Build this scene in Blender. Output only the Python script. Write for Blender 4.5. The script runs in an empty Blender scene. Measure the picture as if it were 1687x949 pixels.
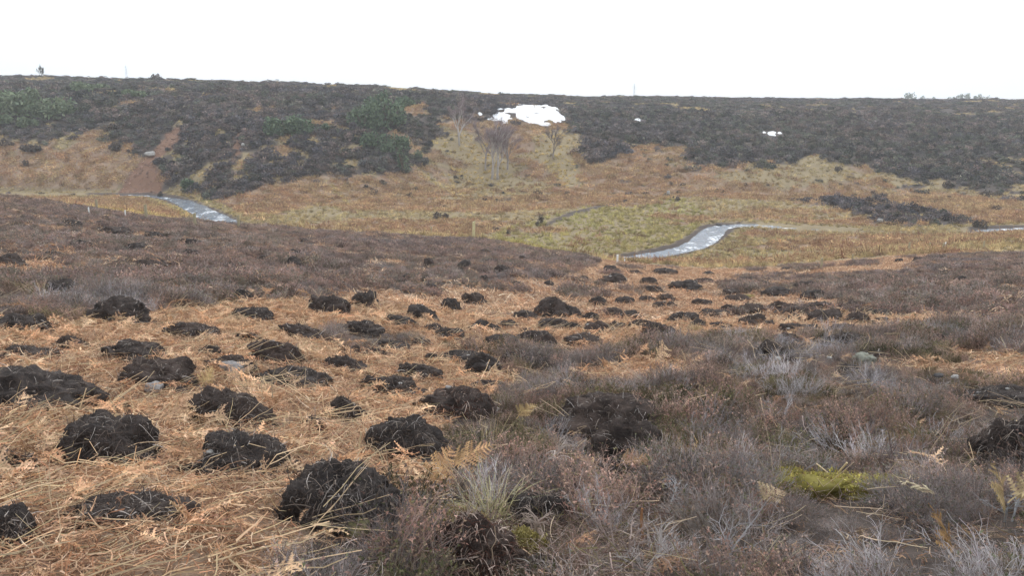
import bpy, bmesh, math, random
import numpy as np
from mathutils import Vector, Matrix

C = bpy.context.scene.collection
SC = bpy.context.scene
R = math.radians
random.seed(7)
RNG = np.random.default_rng(7)

# ------------------------------------------------------------------ camera
F, CX, CY = 1404.0, 843.5, 474.5            # focal length and centre in photo pixels
PITCH = math.atan(313.8 / F)
CAMZ = 1.6
cp, sp = math.cos(PITCH), math.sin(PITCH)
cam_d = bpy.data.cameras.new('camera')
cam = bpy.data.objects.new('camera', cam_d)
C.objects.link(cam)
cam_d.sensor_width = 36.0
cam_d.lens = 36.0 * F / 1687.0
cam_d.clip_start = 0.1
cam_d.clip_end = 9000
cam.location = (0, 0, CAMZ)
cam.rotation_euler = (math.pi / 2 - PITCH, 0, 0)
SC.camera = cam

# ------------------------------------------------------------------ world: thin bright overcast
SUN_EL, SUN_AZ = 42.0, 18.0                 # azimuth clockwise from +Y
w = bpy.data.worlds.new("World")
SC.world = w
w.use_nodes = True
nt = w.node_tree
nt.nodes.clear()
n_out = nt.nodes.new('ShaderNodeOutputWorld')
n_bg = nt.nodes.new('ShaderNodeBackground')
n_bg.inputs['Strength'].default_value = 0.1
n_sky = nt.nodes.new('ShaderNodeTexSky')
n_sky.sky_type = 'NISHITA'
n_sky.sun_disc = False
n_sky.sun_elevation = R(SUN_EL)
n_sky.sun_rotation = R(SUN_AZ)
n_tc = nt.nodes.new('ShaderNodeTexCoord')
n_map = nt.nodes.new('ShaderNodeMapping')
n_map.inputs['Scale'].default_value = (1.6, 1.6, 9.0)
n_no = nt.nodes.new('ShaderNodeTexNoise')
n_no.inputs['Scale'].default_value = 1.5
n_no.inputs['Detail'].default_value = 5
n_rmp = nt.nodes.new('ShaderNodeMapRange')
n_rmp.inputs['From Min'].default_value = 0.33
n_rmp.inputs['From Max'].default_value = 0.6
n_rmp.inputs['To Min'].default_value = 0.78
n_rmp.inputs['To Max'].default_value = 0.985
n_mix = nt.nodes.new('ShaderNodeMix')
n_mix.data_type = 'RGBA'
n_mix.inputs['B'].default_value = (14.5, 15.1, 15.9, 1)
L = nt.links.new
L(n_tc.outputs['Generated'], n_map.inputs['Vector'])
L(n_map.outputs['Vector'], n_no.inputs['Vector'])
L(n_no.outputs['Fac'], n_rmp.inputs['Value'])
L(n_rmp.outputs['Result'], n_mix.inputs['Factor'])
L(n_sky.outputs['Color'], n_mix.inputs['A'])
L(n_mix.outputs['Result'], n_bg.inputs['Color'])
L(n_bg.outputs['Background'], n_out.inputs['Surface'])

sun_d = bpy.data.lights.new('sun', 'SUN')
sun_d.energy = 1.3
sun_d.angle = R(14)
sun_d.color = (1.0, 0.96, 0.9)
sun = bpy.data.objects.new('sun', sun_d)
C.objects.link(sun)
_sd = Vector((math.sin(R(SUN_AZ)) * math.cos(R(SUN_EL)), math.cos(R(SUN_AZ)) * math.cos(R(SUN_EL)), math.sin(R(SUN_EL))))
sun.rotation_euler = _sd.to_track_quat('Z', 'Y').to_euler()
sun.location = (60, 150, 120)

SC.view_settings.view_transform = 'Standard'
SC.view_settings.look = 'None'
SC.view_settings.exposure = 0.0
SC.view_settings.gamma = 1.0
SC.view_settings.use_curve_mapping = False
SC.cycles.volume_bounces = 2
SC.cycles.max_bounces = 6
SC.cycles.diffuse_bounces = 3

# ------------------------------------------------------------------ noise (numpy)
def _hash(i, j, k, seed):
    n = (i * 374761393 + j * 668265263 + k * 1274126177 + seed * 974711) & 0x7fffffff
    n = ((n ^ (n >> 13)) * 1274126177) & 0x7fffffff
    n = (n ^ (n >> 16)) & 0xffff
    return n / 65535.0

def vnoise(x, y, z=None, seed=0):
    """value noise in -1..1"""
    x = np.asarray(x, float); y = np.asarray(y, float)
    three = z is not None
    xi = np.floor(x).astype(np.int64); yi = np.floor(y).astype(np.int64)
    fx = x - xi; fy = y - yi
    fx = fx * fx * (3 - 2 * fx); fy = fy * fy * (3 - 2 * fy)
    if three:
        z = np.asarray(z, float); zi = np.floor(z).astype(np.int64); fz = z - zi; fz = fz * fz * (3 - 2 * fz)
    else:
        zi = np.zeros_like(xi)
    def layer(k):
        a = _hash(xi, yi, k, seed); b = _hash(xi + 1, yi, k, seed)
        c = _hash(xi, yi + 1, k, seed); d = _hash(xi + 1, yi + 1, k, seed)
        return (a * (1 - fx) + b * fx) * (1 - fy) + (c * (1 - fx) + d * fx) * fy
    v = layer(zi)
    if three:
        v = v * (1 - fz) + layer(zi + 1) * fz
    return v * 2 - 1

def fbm(x, y, z=None, seed=0, octs=4, gain=0.5):
    a, s, t = 1.0, 0.0, 0.0
    f = 1.0
    for o in range(octs):
        s = s + a * vnoise(x * f + 17.3 * o, y * f + 5.1 * o, None if z is None else z * f, seed + o)
        t += a; a *= gain; f *= 2.03
    return s / t

# ------------------------------------------------------------------ terrain height
YK = [1.0, 3.5, 6, 10, 15, 22, 30, 38, 45, 52, 60, 72, 90, 108, 120, 130, 142, 155, 170, 200, 260, 400, 900, 3200]
TAB = {
    -400: [0.1, -.2, -.45, -.85, -1.3, -1.9, -2.4, -2.7, -3.0, -4.0, -6.0, -9.2, -11.8, -12, -12, -9, -4, .6, 3.6, 5.6, 8.6, 6, 1, -12],
    0:    [0.1, -.25, -.55, -1.0, -1.5, -2.15, -2.75, -3.2, -3.55, -4.6, -6.5, -9.3, -11.6, -12, -12, -9, -4, .5, 3.2, 5.0, 7.5, 5, 0, -12],
    200:  [0.1, -.28, -.62, -1.1, -1.65, -2.4, -3.1, -3.8, -4.45, -5.3, -6.4, -8.0, -10.0, -11.8, -12, -9.6, -4.6, .2, 2.8, 4.6, 6.6, 4.5, -1, -12],
    400:  [0.1, -.32, -.71, -1.22, -1.8, -2.65, -3.5, -4.35, -5.15, -6.3, -8.2, -10.6, -12, -12, -9.8, -6.4, -2.5, .3, 2.4, 4.0, 5.9, 4, -2, -12],
    600:  [0.1, -.4, -.82, -1.42, -2.06, -2.9, -3.85, -4.75, -5.6, -6.6, -8.6, -11.0, -12, -12, -11.2, -8.2, -3.7, -.5, 1.8, 3.2, 4.7, 3, -2, -12],
    800:  [0.1, -.45, -.92, -1.58, -2.3, -3.13, -4.1, -5.05, -5.95, -6.9, -9.0, -11.5, -12, -12, -12, -11.6, -8, -3.6, .0, 1.3, 2.4, 2, -2, -12],
    1000: [0.1, -.45, -.93, -1.6, -2.38, -3.5, -4.7, -5.9, -7.0, -8.2, -10, -12, -12, -12, -11.8, -10.2, -7.2, -4.4, -2.4, -.5, 1.4, 1.8, -2, -12],
    1200: [0.1, -.45, -.93, -1.6, -2.45, -3.64, -4.94, -6.3, -7.5, -8.7, -10, -12, -12, -12, -12, -9.5, -6.8, -4.8, -3.2, -1.2, .8, 1.4, -2, -12],
    1450: [0.1, -.4, -.88, -1.5, -2.33, -3.45, -4.65, -5.85, -6.95, -7.9, -9.1, -11, -12, -12, -12, -10.0, -7.4, -5.4, -3.8, -1.7, .4, 1.0, -2, -12],
    1687: [0.1, -.37, -.84, -1.46, -2.25, -3.3, -4.45, -5.6, -6.65, -7.6, -8.6, -9.9, -12, -12, -12, -10.2, -7.6, -5.7, -4.2, -2.0, 0.0, .6, -2, -12],
    2100: [0.1, -.33, -.75, -1.35, -2.0, -2.95, -3.95, -4.9, -5.8, -6.6, -7.2, -9.2, -11.6, -12, -12, -10.2, -7.6, -5.7, -4.2, -2.0, -.2, .4, -2, -12],
}

def pchip(xk, yk, x):
    xk = np.asarray(xk, float); yk = np.asarray(yk, float)
    h = np.diff(xk); d = np.diff(yk) / h
    m = np.zeros_like(yk)
    m[0], m[-1] = d[0], d[-1]
    for i in range(1, len(xk) - 1):
        if d[i - 1] * d[i] > 0:
            w1 = 2 * h[i] + h[i - 1]; w2 = h[i] + 2 * h[i - 1]
            m[i] = (w1 + w2) / (w1 / d[i - 1] + w2 / d[i])
    x = np.clip(x, xk[0], xk[-1])
    i = np.clip(np.searchsorted(xk, x) - 1, 0, len(xk) - 2)
    t = (x - xk[i]) / h[i]
    return ((1 + 2 * t) * (1 - t) ** 2 * yk[i] + t * (1 - t) ** 2 * h[i] * m[i]
            + t * t * (3 - 2 * t) * yk[i + 1] + t * t * (t - 1) * h[i] * m[i + 1])

_LY = np.linspace(math.log(1.0), math.log(3200), 700)
_SS = np.linspace(-0.9, 0.9, 260)
_cols = sorted(TAB)
_cs = [(c - CX) / F / 1.0 for c in _cols]
_prof = np.array([pchip(np.log(YK), TAB[c], _LY) for c in _cols])
_GRID = np.array([pchip(_cs, _prof[:, j], _SS) for j in range(len(_LY))])   # [Y, s]

def base_h(x, y):
    yy = np.clip(y, 1.0, 3199.0)
    s = np.clip(x / np.maximum(yy, 1.0), -0.899, 0.899)
    a = (np.log(yy) - _LY[0]) / (_LY[1] - _LY[0]); b = (s - _SS[0]) / (_SS[1] - _SS[0])
    i = np.clip(a.astype(int), 0, len(_LY) - 2); j = np.clip(b.astype(int), 0, len(_SS) - 2)
    u = a - i; v = b - j
    return (_GRID[i, j] * (1 - u) * (1 - v) + _GRID[i + 1, j] * u * (1 - v)
            + _GRID[i, j + 1] * (1 - u) * v + _GRID[i + 1, j + 1] * u * v)

def ray(px, py):
    u = (px - CX) / F; v = (CY - py) / F
    return u, cp + v * sp, -sp + v * cp       # x, y, z

def on_plane(px, py, z):
    dx, dy, dz = ray(px, py)
    k = (z - CAMZ) / dz
    return (dx * k, dy * k)

STREAM = [on_plane(-140, 322, -12.1), on_plane(40, 321.5, -12.1), on_plane(135, 321, -12.1), on_plane(215, 321, -12.1), on_plane(275, 326, -12.1), on_plane(315, 340, -12.1),
          on_plane(352, 357, -12.1), on_plane(400, 385, -12.1), on_plane(560, 425, -12.1), on_plane(800, 442, -12.1), on_plane(1000, 431, -12.1),
          on_plane(1085, 419, -12.1), on_plane(1132, 408, -12.1), on_plane(1158, 396, -12.1), on_plane(1172, 385, -12.1), on_plane(1190, 374, -12.1), on_plane(1235, 371, -12.1),
          on_plane(1320, 377, -12.1), on_plane(1430, 381.5, -12.1), on_plane(1520, 383, -12.1), on_plane(1610, 380, -12.1), on_plane(1700, 376, -12.1), on_plane(1900, 372, -12.1)]

def smooth_line(pts, n=8):
    P = [np.array(p, float) for p in pts]
    out = []
    for i in range(len(P) - 1):
        p0 = P[max(i - 1, 0)]; p1 = P[i]; p2 = P[i + 1]; p3 = P[min(i + 2, len(P) - 1)]
        for k in range(n):
            t = k / n
            out.append(0.5 * ((2 * p1) + (-p0 + p2) * t + (2 * p0 - 5 * p1 + 4 * p2 - p3) * t * t + (-p0 + 3 * p1 - 3 * p2 + p3) * t ** 3))
    out.append(P[-1])
    return np.array(out)
STREAM_L = smooth_line(STREAM, 6)

def seg_dist(x, y, line):
    d = np.full(np.shape(x), 1e9)
    for a, b in zip(line[:-1], line[1:]):
        ab = b - a; l2 = max(ab @ ab, 1e-9)
        t = np.clip(((x - a[0]) * ab[0] + (y - a[1]) * ab[1]) / l2, 0, 1)
        d = np.minimum(d, np.hypot(x - a[0] - t * ab[0], y - a[1] - t * ab[1]))
    return d

def smooth(e0, e1, v):
    t = np.clip((v - e0) / (e1 - e0), 0, 1)
    return t * t * (3 - 2 * t)

WATER_Z = -12.16
def height(x, y):
    x = np.asarray(x, float); y = np.asarray(y, float)
    z = base_h(x, y)
    near = 1 - smooth(30, 50, y)
    z = z + near * (0.07 * fbm(x * 0.9, y * 0.9, seed=3, octs=4) + 0.05 * fbm(x * 0.25, y * 0.25, seed=9, octs=2))
    far = smooth(46, 60, y)
    m = far > 0.01
    if m.any():
        d = np.full(z.shape, 50.0)
        mm = m & (y > 50) & (y < 140)
        if mm.any():
            d[mm] = seg_dist(x[mm], y[mm], STREAM_L)
        amp = far * (0.12 + 0.55 * smooth(118, 140, y)) * smooth(2.0, 9.0, d)
        z = z + amp * (fbm(x * 0.08, y * 0.08, seed=21, octs=4) * 1.3 + 0.3 * fbm(x * 0.6, y * 0.6, seed=5, octs=2))
        flat = 1 - smooth(2.2, 6.0, d)
        z = z * (1 - flat) + flat * np.minimum(z, -12.0)
        sq = x / np.maximum(y, 1); nar = .42 * smooth(.05, .12, sq) + .9 * smooth(.29, .35, sq) + .9 * (1 - smooth(-.41, -.37, sq)) + 4 * (1 - smooth(-.50, -.46, sq)) + 4 * smooth(.385, .42, sq) * (1 - smooth(.525, .55, sq)) - .5 * smooth(.53, .56, sq)
        bed = 1 - smooth(0.9, 2.1, d + nar + 0.35 * fbm(x * 0.5, y * 0.5, seed=44, octs=2))
        z = z - bed * 0.45
    return z

def ground_at_px(px, py):
    """where the sight line of a photo pixel meets the ground"""
    dx, dy, dz = ray(px, py)
    Y = np.geomspace(1.6, 1500, 3000)
    k = Y / dy
    X = dx * k; Z = CAMZ + dz * k
    below = Z <= height(X, Y)
    i = int(np.argmax(below)) if below.any() else len(Y) - 1
    i = max(i, 1)
    return float(X[i]), float(Y[i])

def hz(x, y):
    return float(height(np.array([x]), np.array([y]))[0])

def depth_of(x, y, z):
    return y * cp + (CAMZ - z) * sp

def to_px(x, y, z):
    d = np.maximum(y * cp - (z - CAMZ) * sp, 0.05)
    v = (y * sp + (z - CAMZ) * cp) / d
    return CX + F * x / d, CY - F * v

def normal_at(x, y, e=0.25):
    gx = (height(x + e, y) - height(x - e, y)) / (2 * e)
    gy = (height(x, y + e) - height(x, y - e)) / (2 * e)
    n = np.stack([-gx, -gy, np.ones_like(gx)], -1)
    return n / np.linalg.norm(n, axis=-1, keepdims=True)

# ------------------------------------------------------------------ ground cover: what grows where
def inpoly(px, py, poly):
    c = np.zeros(np.shape(px), bool)
    n = len(poly)
    for i in range(n):
        x1, y1 = poly[i]; x2, y2 = poly[(i + 1) % n]
        if y1 == y2:
            continue
        k = ((y1 > py) != (y2 > py)) & (px < (x2 - x1) * (py - y1) / (y2 - y1) + x1)
        c ^= k
    return c

NEAR_BRACKEN = [(-500, 528), (0, 528), (150, 532), (270, 518), (420, 502), (520, 502), (640, 484), (760, 478), (860, 472), (930, 458),
                (985, 440), (1000, 400), (1600, 380), (1540, 414), (1480, 440), (1400, 448), (1300, 452), (1200, 459), (1175, 468), (1200, 477), (1310, 484),
                (1400, 498), (1480, 514), (1610, 518), (1560, 536), (1440, 545), (1300, 556), (1200, 553), (1120, 566), (1060, 577),
                (990, 592), (930, 590), (860, 592), (830, 610), (850, 640), (842, 662), (800, 692), (745, 692), (725, 715), (700, 770),
                (745, 790), (700, 850), (640, 870), (520, 890), (470, 960), (430, 1250), (-600, 1250)]
HILL_DARK = [(-900, 60), (2600, 60), (2600, 330), (1700, 318), (1620, 322), (1565, 300), (1500, 312), (1440, 274), (1385, 276), (1320, 262), (1290, 268),
             (1180, 270), (1120, 277), (1112, 240), (1035, 235), (1030, 256), (975, 257), (945, 206), (905, 203), (860, 200), (800, 196), (740, 205),
             (712, 225), (690, 275), (640, 300), (600, 296), (560, 286), (480, 291), (425, 322), (390, 333), (300, 336), (268, 312), (262, 275), (225, 262),
             (210, 258), (180, 240), (130, 224), (90, 232), (60, 246), (30, 214), (-60, 230), (-900, 250)]
SCREE = [(196, 325), (216, 288), (236, 264), (258, 244), (280, 214), (308, 207), (303, 226), (282, 250), (262, 266), (266, 300), (274, 324)]
SCREE2 = [(385, 222), (402, 218), (400, 250), (388, 262)]
STRIP = [(1310, 325), (1340, 325), (1400, 330), (1500, 340), (1600, 358), (1650, 372), (1560, 376), (1440, 368), (1400, 350), (1340, 338), (1312, 331)]
GRASS = [[(830, 378), (900, 356), (1000, 333), (1120, 326), (1172, 350), (1150, 392), (1085, 417), (980, 426), (870, 412), (780, 400)],
         [(110, 336), (200, 334), (292, 336), (340, 366), (250, 368), (180, 352)],
         [(395, 337), (480, 330), (590, 336), (560, 352), (500, 372), (395, 380)],
         [(1190, 384), (1300, 379), (1340, 384), (1260, 398), (1190, 408)],
         [(1530, 402), (1640, 392), (1800, 384), (1800, 412), (1620, 414)],
         [(702, 236), (760, 214), (822, 232), (850, 296), (800, 312), (740, 290)], [(862, 214), (925, 214), (968, 300), (935, 312), (885, 260)],
         [(700, 330), (800, 318), (940, 322), (860, 335), (720, 345)]]
SNOW = [[(812, 202), (817, 183), (832, 180), (846, 178), (862, 173), (885, 176), (902, 174), (921, 178), (927, 190), (934, 198), (915, 203), (906, 195), (898, 207),
         (880, 205), (864, 199), (848, 194), (838, 196), (834, 205)],
        [(1043, 197), (1050, 195), (1058, 197), (1059, 199), (1050, 199)], [(1255, 217), (1259, 216), (1262, 219), (1257, 219)],
        [(1264, 219), (1270, 217), (1279, 218), (1276, 223), (1268, 223)], [(1281, 219), (1287, 218), (1291, 221), (1284, 222)], [(786, 186), (790, 184), (793, 188), (788, 189)]]
STRAW_PATCH = [[(272, 146), (280, 142), (296, 145), (294, 152), (280, 153)], [(530, 141), (552, 139), (556, 143), (532, 144)], [(628, 143), (690, 148), (690, 152), (640, 149)], [(790, 152), (830, 154), (826, 157), (790, 156)]]
STRIPES = [[(538, 298), (556, 318), (578, 336)], [(690, 280), (725, 305), (765, 325)], [(880, 228), (915, 262), (962, 308)], [(700, 265), (770, 285), (850, 300)],
           [(730, 285), (780, 312), (820, 318)], [(800, 240), (830, 280)]]

def classify(x, y, z=None, warp=1.0):
    """0 heather, 1 bracken, 2 grass, 3 bare scree, 4 dark hill heather"""
    if z is None:
        z = height(x, y)
    amp = 0.035 * np.maximum(y, 2.0) * warp
    wx = amp * fbm(x / np.maximum(amp * 9, .2), y / np.maximum(amp * 9, .2), seed=31, octs=3)
    wy = amp * fbm(x / np.maximum(amp * 9, .2), y / np.maximum(amp * 9, .2), seed=37, octs=3)
    px, py = to_px(x + wx * .5, np.maximum(y + wy, 0.6), z)
    cls = np.zeros(np.shape(x), int)
    near = y < 47
    vis = y > 0.9
    cls[near & vis & inpoly(px, py, NEAR_BRACKEN)] = 1
    # orange bracken mixed in the heather, heather islands in the bracken
    n1 = fbm(x * 0.55, y * 0.55, seed=71, octs=3)
    cls[near & (cls == 0) & (n1 > 0.43) & (y < 34)] = 1
    far = ~near
    cls[far] = 1
    n2 = fbm(x * 0.07, y * 0.1, seed=51, octs=4)
    cls[far & (n2 > 0.10)] = 2
    for g in GRASS:
        cls[far & inpoly(px, py, g) & (n2 > -0.22)] = 2
    pxr, pyr = to_px(x, np.maximum(y, .6), z)
    for st in STRIPES:
        d = seg_dist(pxr, pyr, np.array(st, float))
        cls[far & (d < 5.0 + 3.0 * n2)] = 2
    cls[near & (cls == 1) & (n1 < -.41) & (y > 10)] = 0
    cls[far & (y < 112) & (seg_dist(pxr, pyr, np.array([(900, 370), (935, 354), (985, 341), (1035, 333)], float)) < 2.6 + 1.5 * n2)] = 0      # old ditch
    n3 = fbm(x * 0.16, y * 0.16, seed=61, octs=3)
    rag = fbm(x * .33, y * .33, seed=65, octs=3)
    hd = inpoly(px + 26 * rag, py + 20 * fbm(x * .33, y * .33, seed=67, octs=3), HILL_DARK) & (y > 108)
    cls[far & hd] = 4
    n4 = fbm(x * .45, y * .45, seed=63, octs=2)
    cls[far & hd & (n4 > .34) & (n3 > .05) & ((px < 980) | (py > 268))] = 2
    cls[far & hd & (py > 225) & (n4 > .20) & (px < 600)] = 2
    cls[far & hd & (n3 > .46) & (px < 980)] = 1
    cls[far & hd & (py > 258) & (px > 1180) & (n4 > .16) & (n3 > -.1)] = 2
    cls[far & (y > 185)] = 4
    cls[far & (y > 185) & (n3 > .40)] = 2
    for sp_ in STRAW_PATCH:
        cls[far & inpoly(px, py, sp_)] = 2
    cls[far & inpoly(px + 20 * rag, py + 6 * n4, STRIP) & (n4 > -.22)] = 4
    cls[far & (inpoly(px, py, SCREE) | inpoly(px, py, SCREE2)) & (y > 108)] = 3
    for sn in SNOW:
        cls[far & (y > 120) & inpoly(pxr, pyr, sn)] = 5
    d = np.full(np.shape(x), 50.0)
    mm = far & (y < 140)
    if mm.any():
        d[mm] = seg_dist(x[mm], y[mm], STREAM_L)
    cls[mm & (d < 3.6) & (cls != 3)] = 2
    sq_ = x / np.maximum(y, 1)
    cls[mm & (d < 1.95) & ((sq_ < .29) | (sq_ > .54)) & (sq_ > -.5)] = 0
    return cls

# ------------------------------------------------------------------ materials
def nodes_of(name):
    m = bpy.data.materials.new(name)
    m.use_nodes = True
    t = m.node_tree
    b = t.nodes['Principled BSDF']
    b.inputs['Specular IOR Level'].default_value = 0.15
    return m, t, b

def mixnode(t, a, b, fac, blend='MIX'):
    n = t.nodes.new('ShaderNodeMix'); n.data_type = 'RGBA'; n.blend_type = blend
    for sock, v in (('A', a), ('B', b)):
        if isinstance(v, (tuple, list)):
            n.inputs[sock].default_value = (*v, 1)
        else:
            t.links.new(v, n.inputs[sock])
    if isinstance(fac, (int, float)):
        n.inputs['Factor'].default_value = fac
    else:
        t.links.new(fac, n.inputs['Factor'])
    return n.outputs['Result']

def noise_tex(t, scale, detail=5, rough=.6, coord='Object', vec=None, stretch=None):
    tc = t.nodes.new('ShaderNodeTexCoord')
    src = tc.outputs[coord] if vec is None else vec
    if stretch:
        mp = t.nodes.new('ShaderNodeMapping'); mp.inputs['Scale'].default_value = stretch
        t.links.new(src, mp.inputs['Vector']); src = mp.outputs['Vector']
    n = t.nodes.new('ShaderNodeTexNoise')
    n.inputs['Scale'].default_value = scale; n.inputs['Detail'].default_value = detail; n.inputs['Roughness'].default_value = rough
    t.links.new(src, n.inputs['Vector'])
    return n.outputs['Fac']

def mrange(t, v, a, b, c=0., d=1.):
    n = t.nodes.new('ShaderNodeMapRange')
    n.inputs['From Min'].default_value = a; n.inputs['From Max'].default_value = b
    n.inputs['To Min'].default_value = c; n.inputs['To Max'].default_value = d
    t.links.new(v, n.inputs['Value'])
    return n.outputs['Result']

def bump(t, b, h, dist=.02, strength=1.):
    n = t.nodes.new('ShaderNodeBump'); n.inputs['Distance'].default_value = dist; n.inputs['Strength'].default_value = strength
    t.links.new(h, n.inputs['Height']); t.links.new(n.outputs['Normal'], b.inputs['Normal'])

def veg_material(name, transl=0.25, rough=0.9):
    """colour of the piece (vertex colour 'col') times the tint of the plant it belongs to"""
    m, t, b = nodes_of(name)
    a = t.nodes.new('ShaderNodeAttribute'); a.attribute_name = 'col'
    i = t.nodes.new('ShaderNodeAttribute'); i.attribute_name = 'tint'; i.attribute_type = 'INSTANCER'
    c = mixnode(t, a.outputs['Color'], i.outputs['Color'], 1.0, 'MULTIPLY')
    t.links.new(c, b.inputs['Base Color'])
    b.inputs['Roughness'].default_value = rough
    b.inputs['Specular IOR Level'].default_value = 0.2
    if transl:
        tr = t.nodes.new('ShaderNodeBsdfTranslucent'); t.links.new(c, tr.inputs['Color'])
        mx = t.nodes.new('ShaderNodeMixShader'); mx.inputs['Fac'].default_value = transl
        o = t.nodes['Material Output']
        t.links.new(b.outputs['BSDF'], mx.inputs[1]); t.links.new(tr.outputs['BSDF'], mx.inputs[2])
        t.links.new(mx.outputs['Shader'], o.inputs['Surface'])
    return m

def col_material(name, transl=0.15, noise=0.35, nscale=6.):
    """colour from the mesh's 'col' attribute broken up by noise"""
    m, t, b = nodes_of(name)
    a = t.nodes.new('ShaderNodeAttribute'); a.attribute_name = 'col'
    f = mrange(t, noise_tex(t, nscale, 4), .3, .7, 1 - noise, 1 + noise)
    n = t.nodes.new('ShaderNodeVectorMath'); n.operation = 'SCALE'
    t.links.new(a.outputs['Color'], n.inputs[0]); t.links.new(f, n.inputs['Scale'])
    t.links.new(n.outputs['Vector'], b.inputs['Base Color'])
    b.inputs['Roughness'].default_value = .9
    if transl:
        tr = t.nodes.new('ShaderNodeBsdfTranslucent'); t.links.new(n.outputs['Vector'], tr.inputs['Color'])
        mx = t.nodes.new('ShaderNodeMixShader'); mx.inputs['Fac'].default_value = transl
        o = t.nodes['Material Output']
        t.links.new(b.outputs['BSDF'], mx.inputs[1]); t.links.new(tr.outputs['BSDF'], mx.inputs[2])
        t.links.new(mx.outputs['Shader'], o.inputs['Surface'])
    return m

M_VEG = veg_material('plant_matter')
M_COL = col_material('plant_fibre')

def peat_material():
    m, t, b = nodes_of('peat')
    n1 = noise_tex(t, 5, 6, .65)
    n2 = noise_tex(t, 38, 5, .7)
    n3 = noise_tex(t, 12, 6, .7, stretch=(1, 1, 3.5))
    c = mixnode(t, (.036, .031, .030), (.108, .090, .082), mrange(t, n1, .35, .68))
    c = mixnode(t, c, (.12, .095, .08), mrange(t, n3, .52, .74, 0, .8))
    c = mixnode(t, c, (.20, .17, .15), mrange(t, n2, .64, .78, 0, .6))
    oi = t.nodes.new('ShaderNodeObjectInfo')
    c2 = mixnode(t, c, (1.25, 1.10, 1.02), mrange(t, oi.outputs['Random'], .35, 1.0), 'MULTIPLY')
    cr = mixnode(t, c2, (.105, .095, .092), mrange(t, noise_tex(t, 2.2, 4, .6), .50, .72, 0, .5))
    t.links.new(cr, b.inputs['Base Color'])
    b.inputs['Roughness'].default_value = .95
    ad = t.nodes.new('ShaderNodeMath'); ad.operation = 'ADD'
    t.links.new(n2, ad.inputs[0]); t.links.new(n3, ad.inputs[1])
    bump(t, b, ad.outputs[0], .035, 1.0)
    return m
M_PEAT = peat_material()

def stone_material(name, c1, c2, lichen=(.5, .5, .42)):
    m, t, b = nodes_of(name)
    n1 = noise_tex(t, 4, 6, .65); n2 = noise_tex(t, 22, 4, .7)
    c = mixnode(t, c1, c2, mrange(t, n1, .35, .65))
    c = mixnode(t, c, lichen, mrange(t, n2, .58, .72, 0, .7))
    t.links.new(c, b.inputs['Base Color']); b.inputs['Roughness'].default_value = .85
    bump(t, b, n2, .02, .6)
    return m
M_STONE = stone_material('grey_stone', (.20, .19, .19), (.36, .34, .33))
M_PALE = stone_material('pale_stone', (.28, .27, .26), (.44, .43, .41), (.52, .52, .49))
M_DSTONE = stone_material('wet_stone', (.05, .05, .05), (.12, .11, .11), (.2, .2, .18))

def ground_material():
    m, t, b = nodes_of('moor_ground')
    a = t.nodes.new('ShaderNodeAttribute'); a.attribute_name = 'cover'
    fine = noise_tex(t, 9, 7, .7); mid = noise_tex(t, .9, 6, .6)
    big = noise_tex(t, .35, 8, .72); fa = t.nodes.new('ShaderNodeMath'); fa.operation = 'ADD'; t.links.new(fine, fa.inputs[0]); t.links.new(big, fa.inputs[1])
    fh = t.nodes.new('ShaderNodeMath'); fh.operation = 'MULTIPLY'; t.links.new(fa.outputs[0], fh.inputs[0]); fh.inputs[1].default_value = .5; fine = fh.outputs[0]
    sep = t.nodes.new('ShaderNodeSeparateColor'); t.links.new(a.outputs['Color'], sep.inputs['Color'])
    a2 = t.nodes.new('ShaderNodeAttribute'); a2.attribute_name = 'cover2'
    sep2 = t.nodes.new('ShaderNodeSeparateColor'); t.links.new(a2.outputs['Color'], sep2.inputs['Color'])
    heath = mixnode(t, (.045, .036, .032), (.13, .105, .092), mrange(t, fine, .3, .7))
    brack = mixnode(t, (.15, .105, .075), (.38, .285, .205), mrange(t, fine, .32, .68))
    brack = mixnode(t, brack, (.22, .14, .10), mrange(t, mid, .4, .7, 0, .7))
    grass = mixnode(t, (.14, .11, .065), (.36, .29, .18), mrange(t, fine, .3, .7))
    scree = mixnode(t, (.12, .068, .047), (.26, .155, .105), mrange(t, fine, .3, .7))
    dark = mixnode(t, (.04, .034, .032), (.125, .105, .092), mrange(t, fine, .3, .7))
    c = mixnode(t, heath, brack, sep.outputs['Red'])
    c = mixnode(t, c, grass, sep.outputs['Green'])
    c = mixnode(t, c, scree, sep.outputs['Blue'])
    c = mixnode(t, c, dark, sep2.outputs['Red'])
    t.links.new(c, b.inputs['Base Color'])
    b.inputs['Roughness'].default_value = .95
    bump(t, b, fine, .05, .8)
    return m

# ------------------------------------------------------------------ mesh helpers
def add_attr(me, name, arr, typ='FLOAT_COLOR', dom='POINT'):
    at = me.attributes.new(name, typ, dom)
    key = {'FLOAT_COLOR': 'color', 'FLOAT_VECTOR': 'vector', 'INT': 'value', 'FLOAT': 'value'}[typ]
    at.data.foreach_set(key, np.ascontiguousarray(arr, dtype=np.int32 if typ == 'INT' else np.float32).ravel())

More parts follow.
